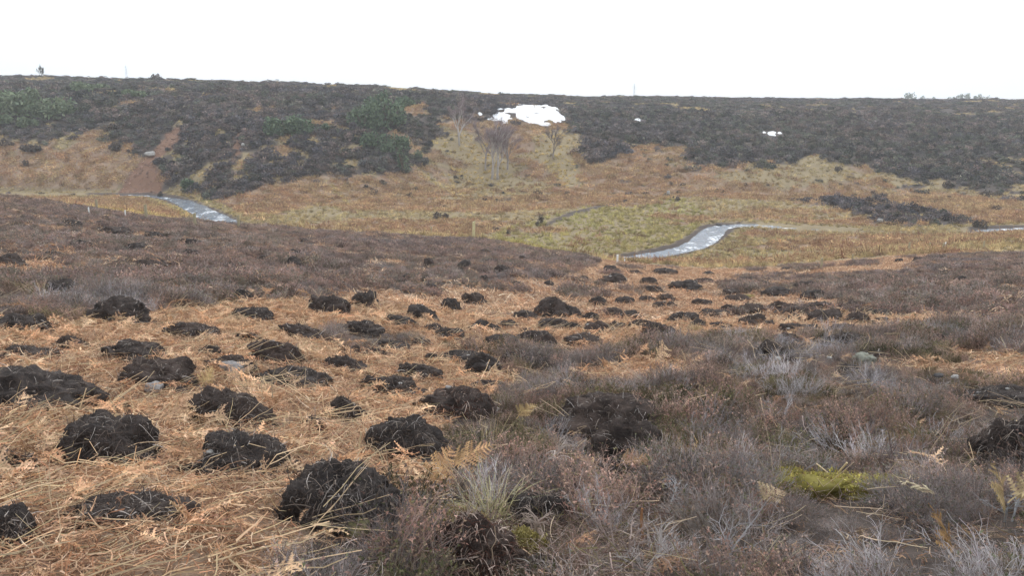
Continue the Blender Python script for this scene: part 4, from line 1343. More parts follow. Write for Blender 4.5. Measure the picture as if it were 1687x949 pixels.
for k, (a, b, c, d, lb) in enumerate([
    (894, 370, 20, 19, 'round dark bush by the old ditch in the valley, tallest there'), (884, 373, 12, 10, 'small dark bush at the left foot of the tallest valley bush'),
    (727, 360, 26, 11, 'low wide dark bush on the valley bracken left of the wooden post'), (732, 342, 10, 6, 'tiny dark bush behind the low wide one'),
    (817, 380, 14, 9, 'dark round bush in yellow grass right of the thick wooden post'), (839, 386, 13, 10, 'purple-brown bush right of the dark round one in yellow grass'),
    (820, 398, 14, 7, 'low dark bush at the heather crest below the yellow grass'), (573, 308, 11, 9, 'lone dark bush on bracken under the heather spur'),
    (673, 327, 13, 11, 'dark bush at the foot of the hillside right of the spur'), (617, 322, 16, 20, 'upright brown heather bush below the spur on bracken'),
    (1380, 283, 17, 14, 'dark bush alone under the right heather edge'), (1441, 325, 14, 14, 'dark bush, left of two on the right bracken slope'), (1458, 324, 12, 9, 'dark bush, right of two on the right bracken slope'),
    (1560, 312, 22, 16, 'dark bush on the right bracken slope under the heather'), (1590, 314, 9, 6, 'tiny dark bush right of the one under the heather'),
    (1627, 325, 22, 15, 'wide dark bush at the right foot of the heather slope'), (1641, 347, 14, 11, 'dark bush low on the right slope above the stream'), (1612, 374, 24, 14, 'dark bush on the stream bank at the right'),
    (1107, 306, 10, 9, 'small dark bush at the foot of the middle bracken slope'), (1114, 331, 18, 10, 'dark bush on flat ground below the middle bracken slope'), (1062, 320, 14, 6, 'low brown bush at the left of the middle slope foot'),
    (40, 273, 18, 11, 'small dark bush alone on the left bracken patch'), (57, 248, 42, 10, 'long dark heather clump at the top of the left bracken patch'), (120, 231, 26, 9, 'dark heather clump at the upper edge of the left bracken patch'),
    (188, 247, 32, 14, 'dark heather clump at the right end of the left bracken patch'), (10, 242, 24, 16, 'dark heather clump at the left edge above the bracken patch'), (262, 322, 16, 8, 'dark bush at the foot of the bare scree'),
    (545, 330, 10, 6, 'tiny brown bush beside the pale grass streak under the spur'), (788, 232, 12, 9, 'dark bush between the two bare birches on the slope'), (643, 395, 9, 5, 'tiny dark bush on the heather crest')]):
    bush(a, b, c, d, lb, 'heather_bush', 'bush', DARKB, 840 + k, GV, n=int(120 + 8 * c), leaf=.08, stems=False, lobes=4)
GS = 'bushes on the skyline'
bush(257, 136, 18, 10, 'round dark bush on the left skyline', 'skyline_bush', 'bush', DARKB, 880, GS, n=300, Y=250)
bush(30, 132, 22, 6, 'low dark bush on the skyline at the left', 'skyline_bush', 'bush', DARKB, 881, GS, n=300, Y=250)
bush(560, 143, 12, 6, 'small pointed bushes together on the skyline over pale grass', 'skyline_bush', 'bush', GORSE, 882, GS, n=260, Y=240)
for k, (a, c, d, lb) in enumerate([(1495, 18, 9, 'wide flat-topped tree clump on the right skyline'), (1520, 7, 7, 'small round tree right of the flat-topped clump on the skyline'), (1538, 5, 5, 'tiny tree midway along the right skyline'),
                                  (1575, 8, 7, 'pointed tree at the left of the right-hand skyline group'), (1583, 10, 9, 'round tree second in the right-hand skyline group'), (1592, 10, 9, 'round tree third in the right-hand skyline group'),
                                  (1604, 12, 6, 'low tree in the middle of the right-hand skyline group'), (1616, 9, 12, 'tallest tree of the right-hand skyline group'), (1627, 7, 6, 'last small tree of the right-hand skyline group'), (1564, 6, 4, 'tiny tree before the right-hand skyline group')]):
    x, y, z = stand(a, 160, 600)
    W, H = size_px(c * 1.35, x, y, z), size_px(d * 1.35, x, y, z)
    zb = z_of_row(163.8, 600)
    ex = max(zb - z, 0)
    o = link('skyline_tree', bush_mb(900 + k, n=260, leaf=.08 * W, cols=GORSE, flat=1., lobes=5, sx=W * .55, sy=W * .5, sz=H * 1.0).mesh('crown', M_COL), loc=(x, y, zb), label=lb, cat='tree', group='trees on the right skyline')
    tb = MB(); tb.tube([(0, 0, -ex - .3), (0, 0, H * .3), (.1, 0, H * .6)], .03 * H + .1, .05, (.12, .1, .08), sides=6)
    link('trunk', tb.mesh('trunk', M_COL), o)

def limb(mb, p, d, ln, r, depth, tips, col, up=.1, spread=.55, sides=5):
    pts = [p.copy()]
    for k in range(4):
        p = p + d * ln / 4; d = (d + rv(.16) + Vector((0, 0, up))).normalized(); pts.append(p.copy())
    mb.tube(pts, r, r * .55, col, sides=sides, cap=False)
    if depth == 0:
        tips.append((pts, d)); return
    for k in range(3 if depth > 1 else 4):
        b = pts[random.choice((2, 3, 4))]
        dd = (d + rv(spread)).normalized()
        limb(mb, b, dd, ln * random.uniform(.5, .75), r * .5, depth - 1, tips, col, up, spread, max(3, sides - 1))

def birch(px, base, hpx, seed, label, stems=1, name='birch_tree', Y=None, barkc=(.52, .48, .46), twigc=(.27, .215, .22), twn=22):
    random.seed(seed)
    x, y, z = stand(px, base, Y)
    H = size_px(hpx, x, y, z)
    o = bpy.data.objects.new(name, None); C.objects.link(o); o.location = (x, y, z - .2)
    o['label'] = label; o['category'] = 'tree'; o['group'] = 'bare birches on the far slope'
    tw = MB()
    for s in range(stems):
        tb = MB(); tips = []
        p = Vector((s * .9 - (stems - 1) * .45, 0, 0)); d = Vector((random.uniform(-.12, .12), 0, 1)).normalized()
        pts = [p]
        for k in range(4):
            pts.append(pts[-1] + d * H * .42 / 4); d = (d + rv(.07)).normalized()
        tb.tube(pts, .022 * H, .014 * H, (.34, .31, .29), barkc, sides=7)
        for k in range(6):
            b = pts[random.choice((2, 3, 4, 4))]; a = random.uniform(0, 6.28)
            dd = Vector((math.cos(a) * .5, math.sin(a) * .5, 1)).normalized()
            limb(tb, b, dd, H * random.uniform(.24, .36), .0095 * H, 2, tips, barkc, .06)
        for pts2, d2 in tips:
            for k in range(twn):
                b = random.choice(pts2[1:]); dd = (d2 + rv(.9)).normalized()
                m1 = b + dd * H * .035; e = m1 + (dd + rv(.5)).normalized() * H * .045
                tw.ribbon([b, m1, e], .036, .020, rside(), vary(twigc), vary(twigc))
        link('trunk', tb.mesh('trunk', M_COL), o)
    link('crown', tw.mesh('crown', M_COL), o)
    return o
birch(757, 240, 80, 21, 'bare forked birch with pale limbs left of the big snow patch')
birch(815, 296, 98, 22, 'bare double-stemmed birch lower on the slope below the big snow patch', stems=2)
birch(800, 282, 84, 25, 'slender bare birch hazed with purple twigs left of the double-stemmed one', barkc=(.36, .32, .31))
birch(836, 280, 80, 26, 'slender bare birch hazed with purple twigs right of the double-stemmed one', barkc=(.36, .32, .31))
birch(68, 133, 24, 23, 'small dark windswept tree standing up on the left skyline', name='skyline_tree', Y=248, barkc=(.10, .085, .075), twigc=(.07, .07, .055))
birch(911, 262, 56, 24, 'thin dark bare sapling clump in the gully below the snow', name='sapling', barkc=(.20, .17, .16), twigc=(.20, .165, .165), twn=14)

# pylons far beyond the skyline
M_STEEL = plain('galvanised_steel', (.20, .22, .24), (.30, .32, .34), 2, .5)
def pylon(px, top, Y, H, label):
    dx, dy, dz = ray(px, 150)
    x = dx / dy * Y; zt = z_of_row(top, Y)
    z = zt - H
    o = bpy.data.objects.new('pylon', None); C.objects.link(o); o.location = (x, Y, z); o['label'] = label; o['category'] = 'pylon'; o['group'] = 'pylons beyond the skyline'
    W = H * .13; g = (.25, .27, .29)
    zg = hz(x, Y) - z
    def corner(sx, sy, t):
        k = W * (1 - t) ** 1.15 * .5 + .35
        return Vector((sx * k, sy * k, t * H))
    for sx in (-1, 1):
        for sy in (-1, 1):
            mb = MB(); pts = [corner(sx, sy, t / 6) for t in range(7)]
            pts[0].z = min(zg, 0) - .5
            mb.tube(pts, .28, .18, g, sides=4); link('leg', mb.mesh('leg', M_STEEL), o)
    mb = MB()
    for k in range(8):
        a, b = k / 8, (k + 1) / 8
        for (s1, s2) in (((-1, -1), (1, -1)), ((1, -1), (1, 1)), ((1, 1), (-1, 1)), ((-1, 1), (-1, -1))):
            mb.tube([corner(*s1, a), corner(*s2, b)], .13, .13, g, sides=3, cap=False)
            mb.tube([corner(*s2, a), corner(*s1, b)], .13, .13, g, sides=3, cap=False)
    link('bracing', mb.mesh('bracing', M_STEEL), o)
    for t, wd in ((.62, .17), (.76, .2), (.90, .15)):
        mb = MB(); zz = t * H
        for s in (-1, 1):
            mb.tube([(0, -.3, zz), (s * wd * H, 0, zz + .3)], .2, .14, g, sides=4); mb.tube([(0, .3, zz + 1.6), (s * wd * H, 0, zz + .3)], .16, .12, g, sides=4)
        link('crossarm', mb.mesh('crossarm', M_STEEL), o)
pylon(1045, 137, 1800, 33, 'faint steel pylon standing on the skyline right of the snow patch')
pylon(211, 107, 1900, 44, 'very faint tall steel pylon above the left skyline')

# ------------------------------------------------------------------ near plants one can point to
def orient(o, yaw, elev, roll=0):
    o.rotation_mode = 'XYZ'
    M = Matrix.Rotation(yaw, 4, 'Z') @ Matrix.Rotation(-elev, 4, 'Y') @ Matrix.Rotation(roll, 4, 'X')
    o.rotation_euler = M.to_euler()

def single_frond(px, base, lpx, label, seed, yaw, elev, roll=0, leaf=(.56, .40, .20), lift=.05, curl=.5, cat='bracken frond'):
    x, y, z = stand(px, base)
    ln = size_px(lpx, x, y, z)
    leaf = tuple(c * .82 for c in leaf)
    mb = frond(seed, length=ln, curl=curl * 1.8, leaf=leaf, stalk=tuple(c * 1.15 for c in leaf), whole=True)
    o = link('bracken_frond', mb.mesh('bracken_frond', M_COL), loc=(x, y, z + lift), label=label, cat=cat, group='dead bracken fronds in the near heather')
    orient(o, yaw, elev, roll)
    MOUND_SPOTS.append((x, y, .10, .10, .2))
    return o
PI = math.pi
single_frond(1128, 792, 62, 'golden frond standing in heather, left one of an upright pair', 61, PI * .62, 1.15, 1.5)
single_frond(1136, 784, 62, 'golden frond standing in heather, right one of an upright pair', 62, PI * .45, 1.2, 1.5)
single_frond(1015, 812, 70, 'brown curled frond lying below the black crumbly mound', 63, .3, .35, .2, leaf=(.36, .22, .12), lift=.15)
single_frond(985, 815, 55, 'thin tan frond left of the brown curled one', 64, 2.6, .3, .3, leaf=(.46, .31, .17), lift=.15)
single_frond(1245, 870, 70, 'arching tan frond before grey heather at the lower right', 65, .5, .7, .6, leaf=(.44, .33, .21), lift=.12, curl=1.6)
single_frond(1540, 900, 70, 'pale cream frond in the bottom right heather', 66, 2.5, .35, .4, leaf=(.66, .56, .38), lift=.22)
single_frond(1560, 965, 100, 'russet frond hanging at the bottom edge on the right', 67, 1.6, .8, 1.2, leaf=(.42, .26, .12), lift=.1)
single_frond(1640, 905, 120, 'large golden frond near the right edge, upright', 68, 1.35, .95, 1.2, leaf=(.54, .40, .21), lift=.1)
single_frond(1650, 880, 95, 'pale golden frond reaching right behind the large upright one', 69, .4, .6, .8, leaf=(.60, .47, .27), lift=.15)
single_frond(850, 715, 42, 'golden frond arching over the grass tussock', 70, .6, .8, 1.0, lift=.12)
single_frond(700, 830, 95, 'orange frond leaning over beside the nearest big mound', 71, .9, .5, .7, leaf=(.55, .33, .17), lift=.08)
single_frond(735, 800, 90, 'orange frond lying behind the one beside the nearest mound', 72, .2, .4, .5, leaf=(.58, .36, .19), lift=.10)
single_frond(330, 650, 45, 'straw frond tuft against the round mound on the left', 73, 1.2, .7, .9, lift=.05)

def tussock(px, base, wpx, hpx, label, seed, n, cols, w=.006, lean=.9, name='grass_tussock', cat='grass tussock'):
    x, y, z = stand(px, base)
    H = size_px(hpx, x, y, z)
    me = grass_piece(seed, n=n, h=H, w=w, lean=lean, cols=cols, mat=M_COL)
    MOUND_SPOTS.append((x, y, H * .35, H * .35, H))
    return link(name, me, loc=(x, y, z), label=label, cat=cat)
tussock(812, 852, 110, 92, 'pale green-straw grass tussock beside the nearest heather', 81, 260, ((.68, .61, .37), (.58, .54, .30), (.76, .69, .46), (.48, .47, .25)), w=.005, lean=1.9)
tussock(805, 745, 80, 66, 'thin straw grass tuft behind the green-straw tussock', 82, 60, ((.58, .46, .27), (.66, .54, .34)), w=.005, lean=.7)
tussock(1208, 662, 44, 12, 'flat pale clump of dead grass on top of the grey heather', 83, 90, ((.70, .55, .42), (.78, .66, .52)), w=.008, lean=2.0, name='grass_clump', cat='grass clump')
tussock(1240, 960, 60, 120, 'tall thin straw grass at the bottom edge right of centre', 84, 12, ((.52, .45, .28), (.60, .52, .34)), w=.004, lean=.6)
tussock(1145, 545, 40, 16, 'pale straw grass tuft below the domed mound in the field centre', 85, 70, ((.66, .55, .36), (.6, .5, .3)), w=.012, lean=.7)

def moss(px, base, wpx, hpx, label, seed, cols, n=4200, lift=.02):
    x, y, z = stand(px, base)
    W = size_px(wpx, x, y, z); D = W * .75
    y += D * .4; z = hz(x, y)
    rm = random.Random(seed); Ps, Fs, off = [], [], 0
    for q in range(15):
        k_ = rm.uniform(.10, .26) if q else .36
        P2, F2 = lump(3, W * k_, D * k_ * .8, rm.uniform(.03, .07), seed + q, n=2.1, rough=2.0, sink=.8)
        a_ = rm.uniform(0, 6.28); r_ = rm.uniform(.15, .52) if q else 0
        P2 = P2 + np.array([math.cos(a_) * r_ * W, math.sin(a_) * r_ * D, 0]); Ps.append(P2); Fs.append(F2 + off); off += len(P2)
    P = np.concatenate(Ps); Fq = np.concatenate(Fs)
    nrm = normal_at(np.array([x]), np.array([y]), .5)[0]
    P[:, 2] -= (nrm[0] * P[:, 0] + nrm[1] * P[:, 1]) / nrm[2]
    c = np.tile(np.array(cols[1]) * .6, (len(P), 1))
    o = link('moss_patch', mesh_np('moss_patch', P, Fq, M_COL, col=c, smooth_=True), loc=(x, y, z + lift), label=label, cat='moss patch')
    random.seed(seed); mb = MB()
    nz = len(ico(3)[0]); top = [i for i in range(len(P)) if ico(3)[0][i % nz][2] > 0]
    for _ in range(n):
        p = Vector(P[random.choice(top)]) + rv(.012); d = (Vector((0, 0, 1)) + rv(1.3)).normalized(); l = random.uniform(.006, .018)
        mb.ribbon([p, p + d * l, p + d * l * 1.6 + rv(.012)], .007, .003, rside(), vary(random.choice(cols)))
    link('moss_sprigs', mb.mesh('moss_sprigs', M_COL), o, kind='stuff')
    MOUND_SPOTS.append((x, y, W * .40, D * .40, .1)); MOUND_SPOTS.append((x * .98, y - D * .22, W * .32, D * .3, .1))
MOSS_Y = ((.44, .385, .09), (.33, .285, .08), (.54, .47, .14), (.20, .16, .07), (.32, .23, .10))
moss(1385, 818, 215, 60, 'bright yellow-green moss patch in the near right heather', 91, MOSS_Y)
moss(1229, 492, 26, 12, 'yellow mossy hummock behind two small mounds in the right bracken', 92, ((.50, .44, .18), (.44, .36, .16), (.56, .48, .24)), n=500)
moss(862, 915, 60, 20, 'yellow-brown moss patch near the bottom edge beside the reddish peat heap', 93, ((.36, .30, .10), (.28, .23, .08), (.42, .36, .16)), n=1200)
moss(740, 878, 90, 24, 'tawny moss cushion on the ground behind the reddish peat heap', 94, ((.33, .26, .12), (.26, .2, .09), (.38, .32, .15)), n=1200)

def branch(px, base, hpx, label, seed, col=(.46, .42, .40), lean=(0, 0), depth=3, r=.011, name='heather_branch', spread=.8, up=.05, cat='heather branch', lift=.0):
    random.seed(seed)
    x, y, z = stand(px, base)
    H = size_px(hpx, x, y, z)
    mb = MB(); tips = []
    for k in range(3):
        d = (Vector((lean[0], lean[1], 1)) + rv(.45)).normalized()
        limb(mb, Vector((random.uniform(-.03, .03), 0, -.03)), d, H * random.uniform(.4, .6), r, depth, tips, col, up, spread, 5)
    MOUND_SPOTS.append((x, y, .12, .12, H))
    return link(name, mb.mesh(name, M_COL), loc=(x, y, z + lift), label=label, cat=cat, group='bare woody heather branches')
branch(1062, 955, 120, 'pale grey forked heather stem at the bottom edge in the centre', 31, lean=(.1, .0))
branch(1030, 925, 95, 'brown-pink bare heather stems left of the pale forked stem', 32, col=(.34, .27, .24), lean=(-.2, 0))
branch(1100, 850, 85, 'ash-grey bare heather spray in front of the black crumbly mound', 33, col=(.50, .49, .50), lean=(.25, 0), r=.008, spread=.9)
branch(1462, 800, 95, 'dark bare heather branch rising behind the yellow moss', 34, col=(.16, .12, .11), lean=(.1, 0), r=.008)
branch(905, 800, 80, 'tangle of pale twisted heather roots above the black peat patch', 35, col=(.46, .39, .35), lean=(.3, -.4), r=.010, up=-.22, lift=.18, name='heather_roots', cat='heather roots')
branch(885, 905, 60, 'long pale heather root arching near the bottom edge left of centre', 36, col=(.42, .34, .29), lean=(-.3, -.3), r=.008, up=-.15, lift=.1, name='heather_roots', cat='heather roots')
branch(770, 930, 60, 'wiry roots sticking out of the reddish peat heap', 37, col=(.45, .36, .31), lean=(.2, -.5), r=.006, up=-.1, lift=.2, name='heather_roots', cat='heather roots')
branch(1290, 700, 60, 'grey heather spray leaning left on the near right slope', 38, col=(.48, .46, .47), lean=(-.6, 0), r=.006)
branch(1660, 860, 70, 'blue-grey bare heather spray near the right edge before the black hump', 39, col=(.44, .45, .47), lean=(.1, 0), r=.007)
branch(1200, 930, 110, 'grey heather spray at the bottom edge right of the pale forked stem', 40, col=(.46, .44, .45), lean=(.3, 0), r=.007)

def stick(px, base, px2, py2, label, r=.006, col=(.66, .53, .34), dy=0.0, name='bracken_stalk', cat='bracken stalk', lift=0.):
    x, y, z = stand(px, base)
    dx, dyy, dz = ray(px2, py2); y2 = y + dy; k = y2 / dyy
    e = Vector((dx * k - x, dy, CAMZ + dz * k - z)); random.seed(px)
    mb = MB(); mb.tube([(0, 0, lift - .02), tuple(e * .35 + rv(.008)), tuple(e * .7 + rv(.008)), tuple(e)], r, r * .7, col, vary(col, .1), sides=6)
    link(name, mb.mesh(name, M_COL), loc=(x, y, z), label=label, cat=cat, group='single upright stalks')
stick(386, 786, 387, 734, 'straw stalk standing bolt upright before the square mound')
stick(588, 778, 595, 712, 'thick straw stalk standing right of a mound in front of the large dark one', r=.007)
stick(605, 728, 603, 706, 'short white stalk left of the large dark mound', col=(.75, .68, .56))
stick(330, 642, 343, 628, 'bent pale stalk pair beside the biggest mound', r=.005)
stick(126, 690, 142, 640, 'kinked straw stalk right of the biggest black mound', r=.005)
stick(1449, 628, 1437, 597, 'pale stick leaning before the lichen hummock on the right', r=.010, col=(.58, .47, .34), name='stick', cat='stick')
stick(1392, 800, 1345, 764, 'pale straw lying across the yellow moss patch', r=.006, dy=.2, lift=.16)
stick(930, 838, 953, 818, 'orange-brown broken stalk lying right of the grass tussock', r=.008, col=(.50, .30, .15), lift=.08)
stick(1060, 900, 1058, 838, 'flat russet stalk standing left of the ash-grey spray', r=.008, col=(.34, .18, .09))
stick(1560, 735, 1553, 690, 'thin grey stalk upright right of the yellow moss', r=.005, col=(.42, .36, .33))
stick(385, 735, 372, 700, 'straw stalk leaning on the round mound', r=.005)
_MS = np.array(MOUND_SPOTS)

ROOTY = [(690, 872), (800, 862), (850, 840), (930, 850), (1000, 820), (1080, 800), (1150, 840), (1170, 900), (1140, 1010), (680, 1010)]
def inworld(poly, x, y, z):
    px, py = to_px(x, y, z)
    return inpoly(px, py, poly)
C_ROOTS = proto_collection('root_litter', [litter_piece(630 + i, n=40, size=.2, w=.005, hgt=.10, ln0=.06, ln1=.3, cols=[(.26, .19, .16), (.38, .31, .28), (.18, .12, .10), (.48, .41, .37), (.22, .15, .13), (.30, .24, .22), (.20, .18, .09)]) for i in range(6)])
x, y, z = sample(1.5, 8, 90, [0], rng, clear=.8)
k_ = inworld(ROOTY, x, y, z) | (rng.random(len(x)) < .10); x, y, z = x[k_], y[k_], z[k_]
put('heather_litter', 'tangle of reddish and pale heather roots over the ground at the bottom centre', C_ROOTS, x, y, z, rng, .6, 1.3, tints(x, y, [(.8, .7, .68), (1, .95, .92), (.7, .66, .6), (1.1, 1.1, 1.1)], rng, fx=1.2), tilt=.3, align=1)
# near heather in patches of three kinds, with gaps and hummocks
x, y, z = sample(1.5, 13, 62, [0], rng, clear=1.08, front=.42)
k_ = ~inworld(ROOTY, x, y, z) | (rng.random(len(x)) < .10); x, y, z = x[k_], y[k_], z[k_]
kn = fbm(x * 1.15, y * 1.15, seed=81, octs=4) + rng.normal(0, .22, len(x))
fm = np.ones(len(x))
for mx, my, ra, rb, h in MOUND_SPOTS:
    if ra > .2 and (h > .12 or abs(x.mean() * 0 + mx) > 0 and h == .1 and my > 3): fm = np.minimum(fm, np.where((np.abs(x - mx * y / my) < ra * 1.05) & (y < my) & (y > my - 1.1), .42, 1.0))
hgt_ = fm * np.clip(.85 + 1.0 * fbm(x * 1.2, y * 1.2, seed=83, octs=3), .35, 1.5)
dens = fbm(x * .9 + 5, y * .9, seed=85, octs=3) + rng.normal(0, .15, len(x))
k0 = (dens > -.46)
for nm, lb, col, sel, pal in (
        ('grey_heather', 'wiry pale grey dead heather on the near slope', C_GREY, k0 & (kn > .06), [(.70, .70, .72), (1.0, .97, .97), (.8, .75, .73), (1.12, 1.08, 1.08), (.7, .66, .6)]),
        ('brown_heather', 'brown heather with spent flower heads on the near slope', C_BROWN, k0 & (kn <= .06) & (kn > -.24), [(.8, .8, .8), (1.1, 1.0, .95), (1.25, 1.02, .95), (.95, .95, .9)]),
        ('dark_heather', 'low dark green-brown heather on the near slope', C_DARK, k0 & (kn <= -.24), [(.9, .95, .9), (1.2, 1.1, 1.0), (1.4, 1.2, 1.1)])):
    put(nm, lb, col, x[sel], y[sel], z[sel], rng, .5, .95, tints(x[sel], y[sel], pal, rng, fx=1.1, jitter=.38), tilt=.3, smul=hgt_[sel], yaw=rng.normal(2.9, 1.2, sel.sum()) if nm == 'grey_heather' else None)
C_PALE = proto_collection('heather_pale', [heather_clump(505 + i, stems=44, w=.0028, hgt=.29, twigs=9, leafy=.05, sweep=.5, stemc=(.46, .43, .42), tipc_=(.42, .39, .39)) for i in range(4)])
x, y, z = sample(1.5, 13, 4.5, [0], rng, clear=1.1, front=.42)
k_ = fbm(x * 1.3, y * 1.3, seed=99, octs=2) > .0; x, y, z = x[k_], y[k_], z[k_]
put('grey_heather', 'pale bleached sprays standing out of the near heather', C_PALE, x, y, z, rng, .6, 1.0, tints(x, y, [(.85, .87, .92), (1.15, 1.15, 1.18)], rng), tilt=.35)
x, y, z = sample(1.5, 13, 30, [0], rng, clear=.9)
put('heather_litter', 'brown twigs and dead leaf litter under the near heather', C_LIT, x, y, z, rng, .7, 1.2, tints(x, y, [(.35, .38, .42), (.5, .48, .48), (.7, .62, .55), (.4, .36, .36)], rng), tilt=.2, align=1)
x, y, z = sample(1.5, 14, 1.3, [0], rng, clear=1, front=.2)
put('bracken_fronds', 'odd dead bracken fronds caught in the near heather', C_FROND, x, y, z, rng, .45, .85, .72 * tints(x, y, BRACKEN_PAL, rng), tilt=.28, align=1, lift=.10)
x, y, z = sample(2, 14, 4.0, [0], rng, clear=.9)
put('bracken_stalks', 'odd straw stalks caught in the near heather', C_STALK, x, y, z, rng, .6, 1.0, tints(x, y, [(1, .98, .95), (.9, .9, .95)], rng), tilt=.5, align=1, lift=.12)
x, y, z = sample(13, 51, 15, [0], rng, clear=1.12, front=.55)
hm = np.clip(.75 + .7 * fbm(x * .55, y * .55, seed=87, octs=3), .35, 1.3)
put('heather_cover', 'purple-brown heather covering the slope down to the valley edge', C_HEATHM, x, y, z, rng, .65, 1.05, tints(x, y, HEATHER_PAL, rng, fx=.35, jitter=.25), tilt=.25, smul=hm)
x, y, z = sample(13, 48, .9, [0], rng, clear=1.0)
put('bracken_litter', 'orange bracken bits showing among the slope heather', C_LITM, x, y, z, rng, .5, 1.0, tints(x, y, BRACKEN_PAL, rng), tilt=.3, align=1, lift=.1)

x, y, z = sample(1.5, 15, 95, [1], rng, clear=.98, front=0)
put('bracken_litter', 'mat of broken tan bracken litter on the near slope', C_LIT, x, y, z, rng, .8, 1.3, tints(x, y, BRACKEN_PAL, rng), tilt=.2, align=1)
x, y, z = sample(1.5, 15, 85, [1], rng, clear=1.05, front=.10)
put('bracken_fronds', 'flattened dead bracken fronds lying over the near slope', C_FROND, x, y, z, rng, .5, 1.0, tints(x, y, BRACKEN_PAL, rng, fx=.9), tilt=.32, align=1, lift=.015, yaw=rng.normal(.5, 1.6, len(x)))
x, y, z = sample(1.5, 15, 20, [1], rng, clear=.98)
put('bracken_stalks', 'loose straw-coloured bracken stalks strewn over the near slope', C_STALK, x, y, z, rng, .6, 1.2, tints(x, y, [(1, .98, .92), (1.15, 1.12, 1.05)], rng), tilt=.2, align=1, lift=.03, yaw=rng.normal(.2, 1.2, len(x)))
x, y, z = sample(1.5, 10, 15, [1], rng, clear=1.0)
sn_ = fbm(x * .8 + 3, y * .8, seed=97, octs=3); k_ = sn_ > .05
put('bracken_stalks', 'swathes of long pale straw stalks lying together on the litter', C_STALK, x[k_], y[k_], z[k_], rng, .6, 1.25, tints(x[k_], y[k_], [(1.05, 1.0, .92), (1.22, 1.2, 1.12), (.9, .82, .74)], rng), tilt=.14, align=1, lift=.03, yaw=rng.normal(-.1, 1.0, k_.sum()))
x, y, z = sample(2, 22, 5, [1], rng, clear=1.1, front=.25)
tn = fbm(x * .7, y * .7, seed=91, octs=2); k_ = tn > -.05
put('bracken_tufts', 'crumpled bracken tufts standing up from the litter mat', C_TUFT, x[k_], y[k_], z[k_], rng, .5, 1.0, tints(x[k_], y[k_], BRACKEN_PAL, rng), tilt=.3, align=.5)
x, y, z = sample(15, 51, 15, [1], rng, clear=1.05, front=.25)
put('bracken_litter', 'tan bracken litter around the farther mounds', C_LITM, x, y, z, rng, .7, 1.3, tints(x, y, BRACKEN_PAL, rng, fx=.3), tilt=.12, align=1, squash=(.6, 1.3))

# far cover
HB = [bush_mb(700 + i, n=170, leaf=.13, lobes=3, cols=((.150, .140, .148), (.108, .105, .116), (.205, .183, .182), (.098, .102, .096))).mesh('hill_heather', M_VEG) for i in range(6)]
C_HB = proto_collection('hill_heather', HB)
DARK_PAL = [(.62, .68, .80), (1.0, .95, .98), (.75, .76, .80), (1.45, 1.18, 1.05), (.85, .98, .74), (.7, .7, .76), (1.25, 1.15, 1.1)]
x, y, z = sample(72, 190, 1.0, [4], rng, smax=.72, clear=0)
k_ = snow_clear(x, y, z); x, y, z = x[k_], y[k_], z[k_]
hs = np.clip(.95 + .6 * fbm(x * .12, y * .12, seed=93, octs=3), .65, 1.5)
put('hill_heather', 'dark heather bushes massed over the far hillside', C_HB, x, y, z, rng, .7, 1.5, tints(x, y, DARK_PAL, rng, fx=.05, jitter=.34), tilt=.1, align=.3, squash=(.7, 1.2), smul=hs)
x, y, z = sample(105, 152, 1.1, [4], rng, smax=.72, clear=0)
k_ = snow_clear(x, y, z) & (x < 0); x, y, z = x[k_], y[k_], z[k_]
put('hill_heather', 'dark heather bushes on the steep spur above the stream', C_HB, x, y, z, rng, .6, 1.1, tints(x, y, DARK_PAL, rng, fx=.06, jitter=.34), tilt=.1, align=.3, squash=(.7, 1.1))
x, y, z = sample(112, 160, .035, [1, 2], rng, smax=.72, clear=0)
put('hill_heather', 'scattered dark heather bushes straying onto the bracken slope', C_HB, x, y, z, rng, .3, .9, tints(x, y, DARK_PAL, rng, fx=.06, jitter=.34), tilt=.1, align=.3, squash=(.7, 1.1))
x, y, z = sample(190, 300, .32, [4], rng, smax=.70, clear=0)
put('hill_heather', 'dark heather on the plateau above the far hillside', C_HB, x, y, z, rng, .9, 2.0, tints(x, y, DARK_PAL, rng, fx=.04), tilt=.1, align=.3, squash=(.3, .55))
VAL_COLS = [(.42, .315, .235), (.36, .265, .20), (.50, .41, .29), (.30, .21, .165), (.52, .45, .31), (.44, .365, .25)]
x, y, z = sample(105, 165, 3.0, [3], rng, smax=.72, clear=0)
put('scree_rubble', 'crumbled red-brown earth and stones on the bare scree', C_HB, x, y, z, rng, .10, .32, tints(x, y, [(2.2, 1.55, 1.25), (3.0, 2.2, 1.8), (1.4, 1.0, .85)], rng, jitter=.4), tilt=.3, align=1, squash=(.5, 1.))
C_VB = proto_collection('valley_bracken', [litter_piece(720 + i, n=60, size=.8, w=.07, cols=VAL_COLS, hgt=.07, ln0=.12, ln1=.5) for i in range(6)])
VAL_PAL = [(.80, .62, .52), (1.05, .90, .72), (.90, .84, .64), (1.2, 1.0, .80), (.80, .58, .49), (1.2, 1.12, .86), (1.0, .76, .62)]
x, y, z = sample(49, 178, 1.9, [1], rng, smax=.72, clear=0)
put('valley_bracken', 'red-brown dead bracken over the valley floor and lower hillside', C_VB, x, y, z, rng, .6, 1.4, tints(x, y, VAL_PAL, rng, fx=.1, jitter=.25), tilt=.15, align=1, squash=(1.0, 3.0))
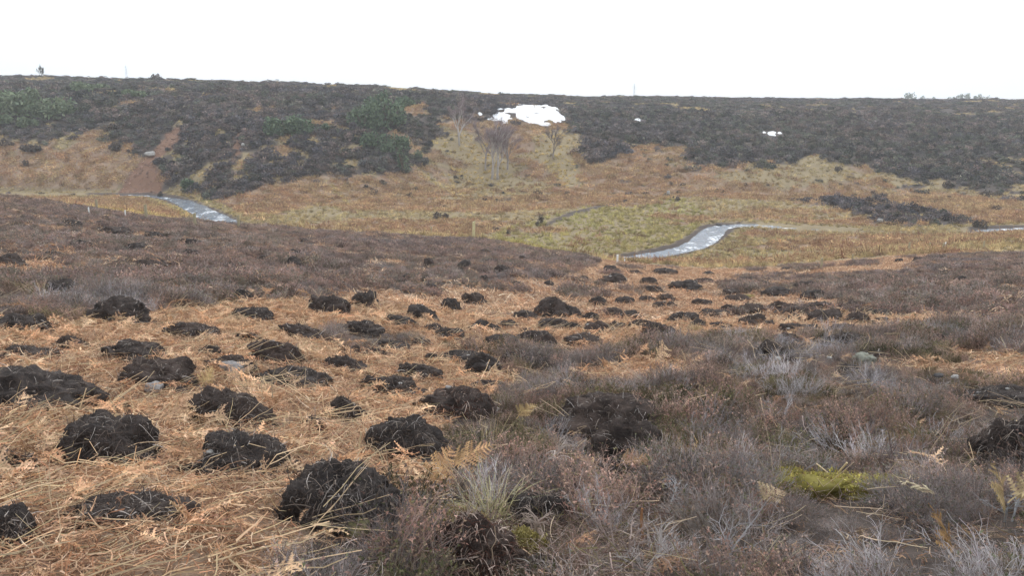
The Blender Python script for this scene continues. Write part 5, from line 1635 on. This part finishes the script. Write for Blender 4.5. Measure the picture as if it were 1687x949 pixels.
def green(x, y, z):
    px, py = to_px(x, y, z)
    g = np.ones((len(x), 3))
    g[inpoly(px, py, GRASS[0])] = (.90, 1.0, .78)
    for st in STRIPES[:3]:
        g[seg_dist(px, py, np.array(st, float)) < 9] = (1.22, 1.2, 1.05)
    for q in (5, 6):
        g[inpoly(px, py, GRASS[q])] = (1.12, 1.10, .92)
    g[inpoly(px, py, GRASS[1])] = (1.2, 1.18, 1.0)
    return g
C_VG = proto_collection('valley_grass', [grass_piece(740 + i, n=34, h=.5, w=.05, lean=1.4) for i in range(5)])
x, y, z = sample(49, 300, 2.6, [2], rng, smax=.72, clear=0)
d_ = np.full(len(x), 9.); k_ = y < 140; d_[k_] = seg_dist(x[k_], y[k_], STREAM_L); k_ = (d_ > 1.9) | ((x / y > .415) & (x / y < .53))
x, y, z = x[k_], y[k_], z[k_]
put('valley_grass', 'pale yellow-green grass on the valley floor and banks', C_VG, x, y, z, rng, .3, .9, green(x, y, z) * tints(x, y, [(.8, .78, .66), (.98, .94, .82), (.78, .70, .60), (1.02, .92, .78), (.68, .60, .52)], rng, fx=.15, jitter=.3), tilt=.2, align=1)
x, y, z = sample(60, 125, 5, [2], rng, smax=.72, clear=0)
d_ = seg_dist(x, y, STREAM_L); k_ = ((d_ > 1.75) | ((x / y > .41) & (x / y < .53))) & (d_ < 9); x, y, z = x[k_], y[k_], z[k_]
put('valley_grass', 'rough grass fringing the stream banks', C_VG, x, y, z, rng, .2, .55, tints(x, y, [(.62, .66, .48), (.9, .86, .7), (.74, .66, .54)], rng, fx=.2, jitter=.3), tilt=.2, align=1)
x, y, z = sample(49, 178, .25, [1, 2], rng, smax=.72, clear=0)
n_ = fbm(x * .2, y * .2, seed=95, octs=3); d_ = np.full(len(x), 9.); k_ = y < 140; d_[k_] = seg_dist(x[k_], y[k_], STREAM_L); k_ = (d_ > 3) & (n_ > .12)
put('valley_bracken', 'taller rust-brown bracken clumps over the valley', C_VB, x[k_], y[k_], z[k_], rng, .5, 1.0, tints(x[k_], y[k_], [(.6, .5, .46), (.85, .66, .55)], rng), tilt=.2, align=.5, squash=(3., 6.))
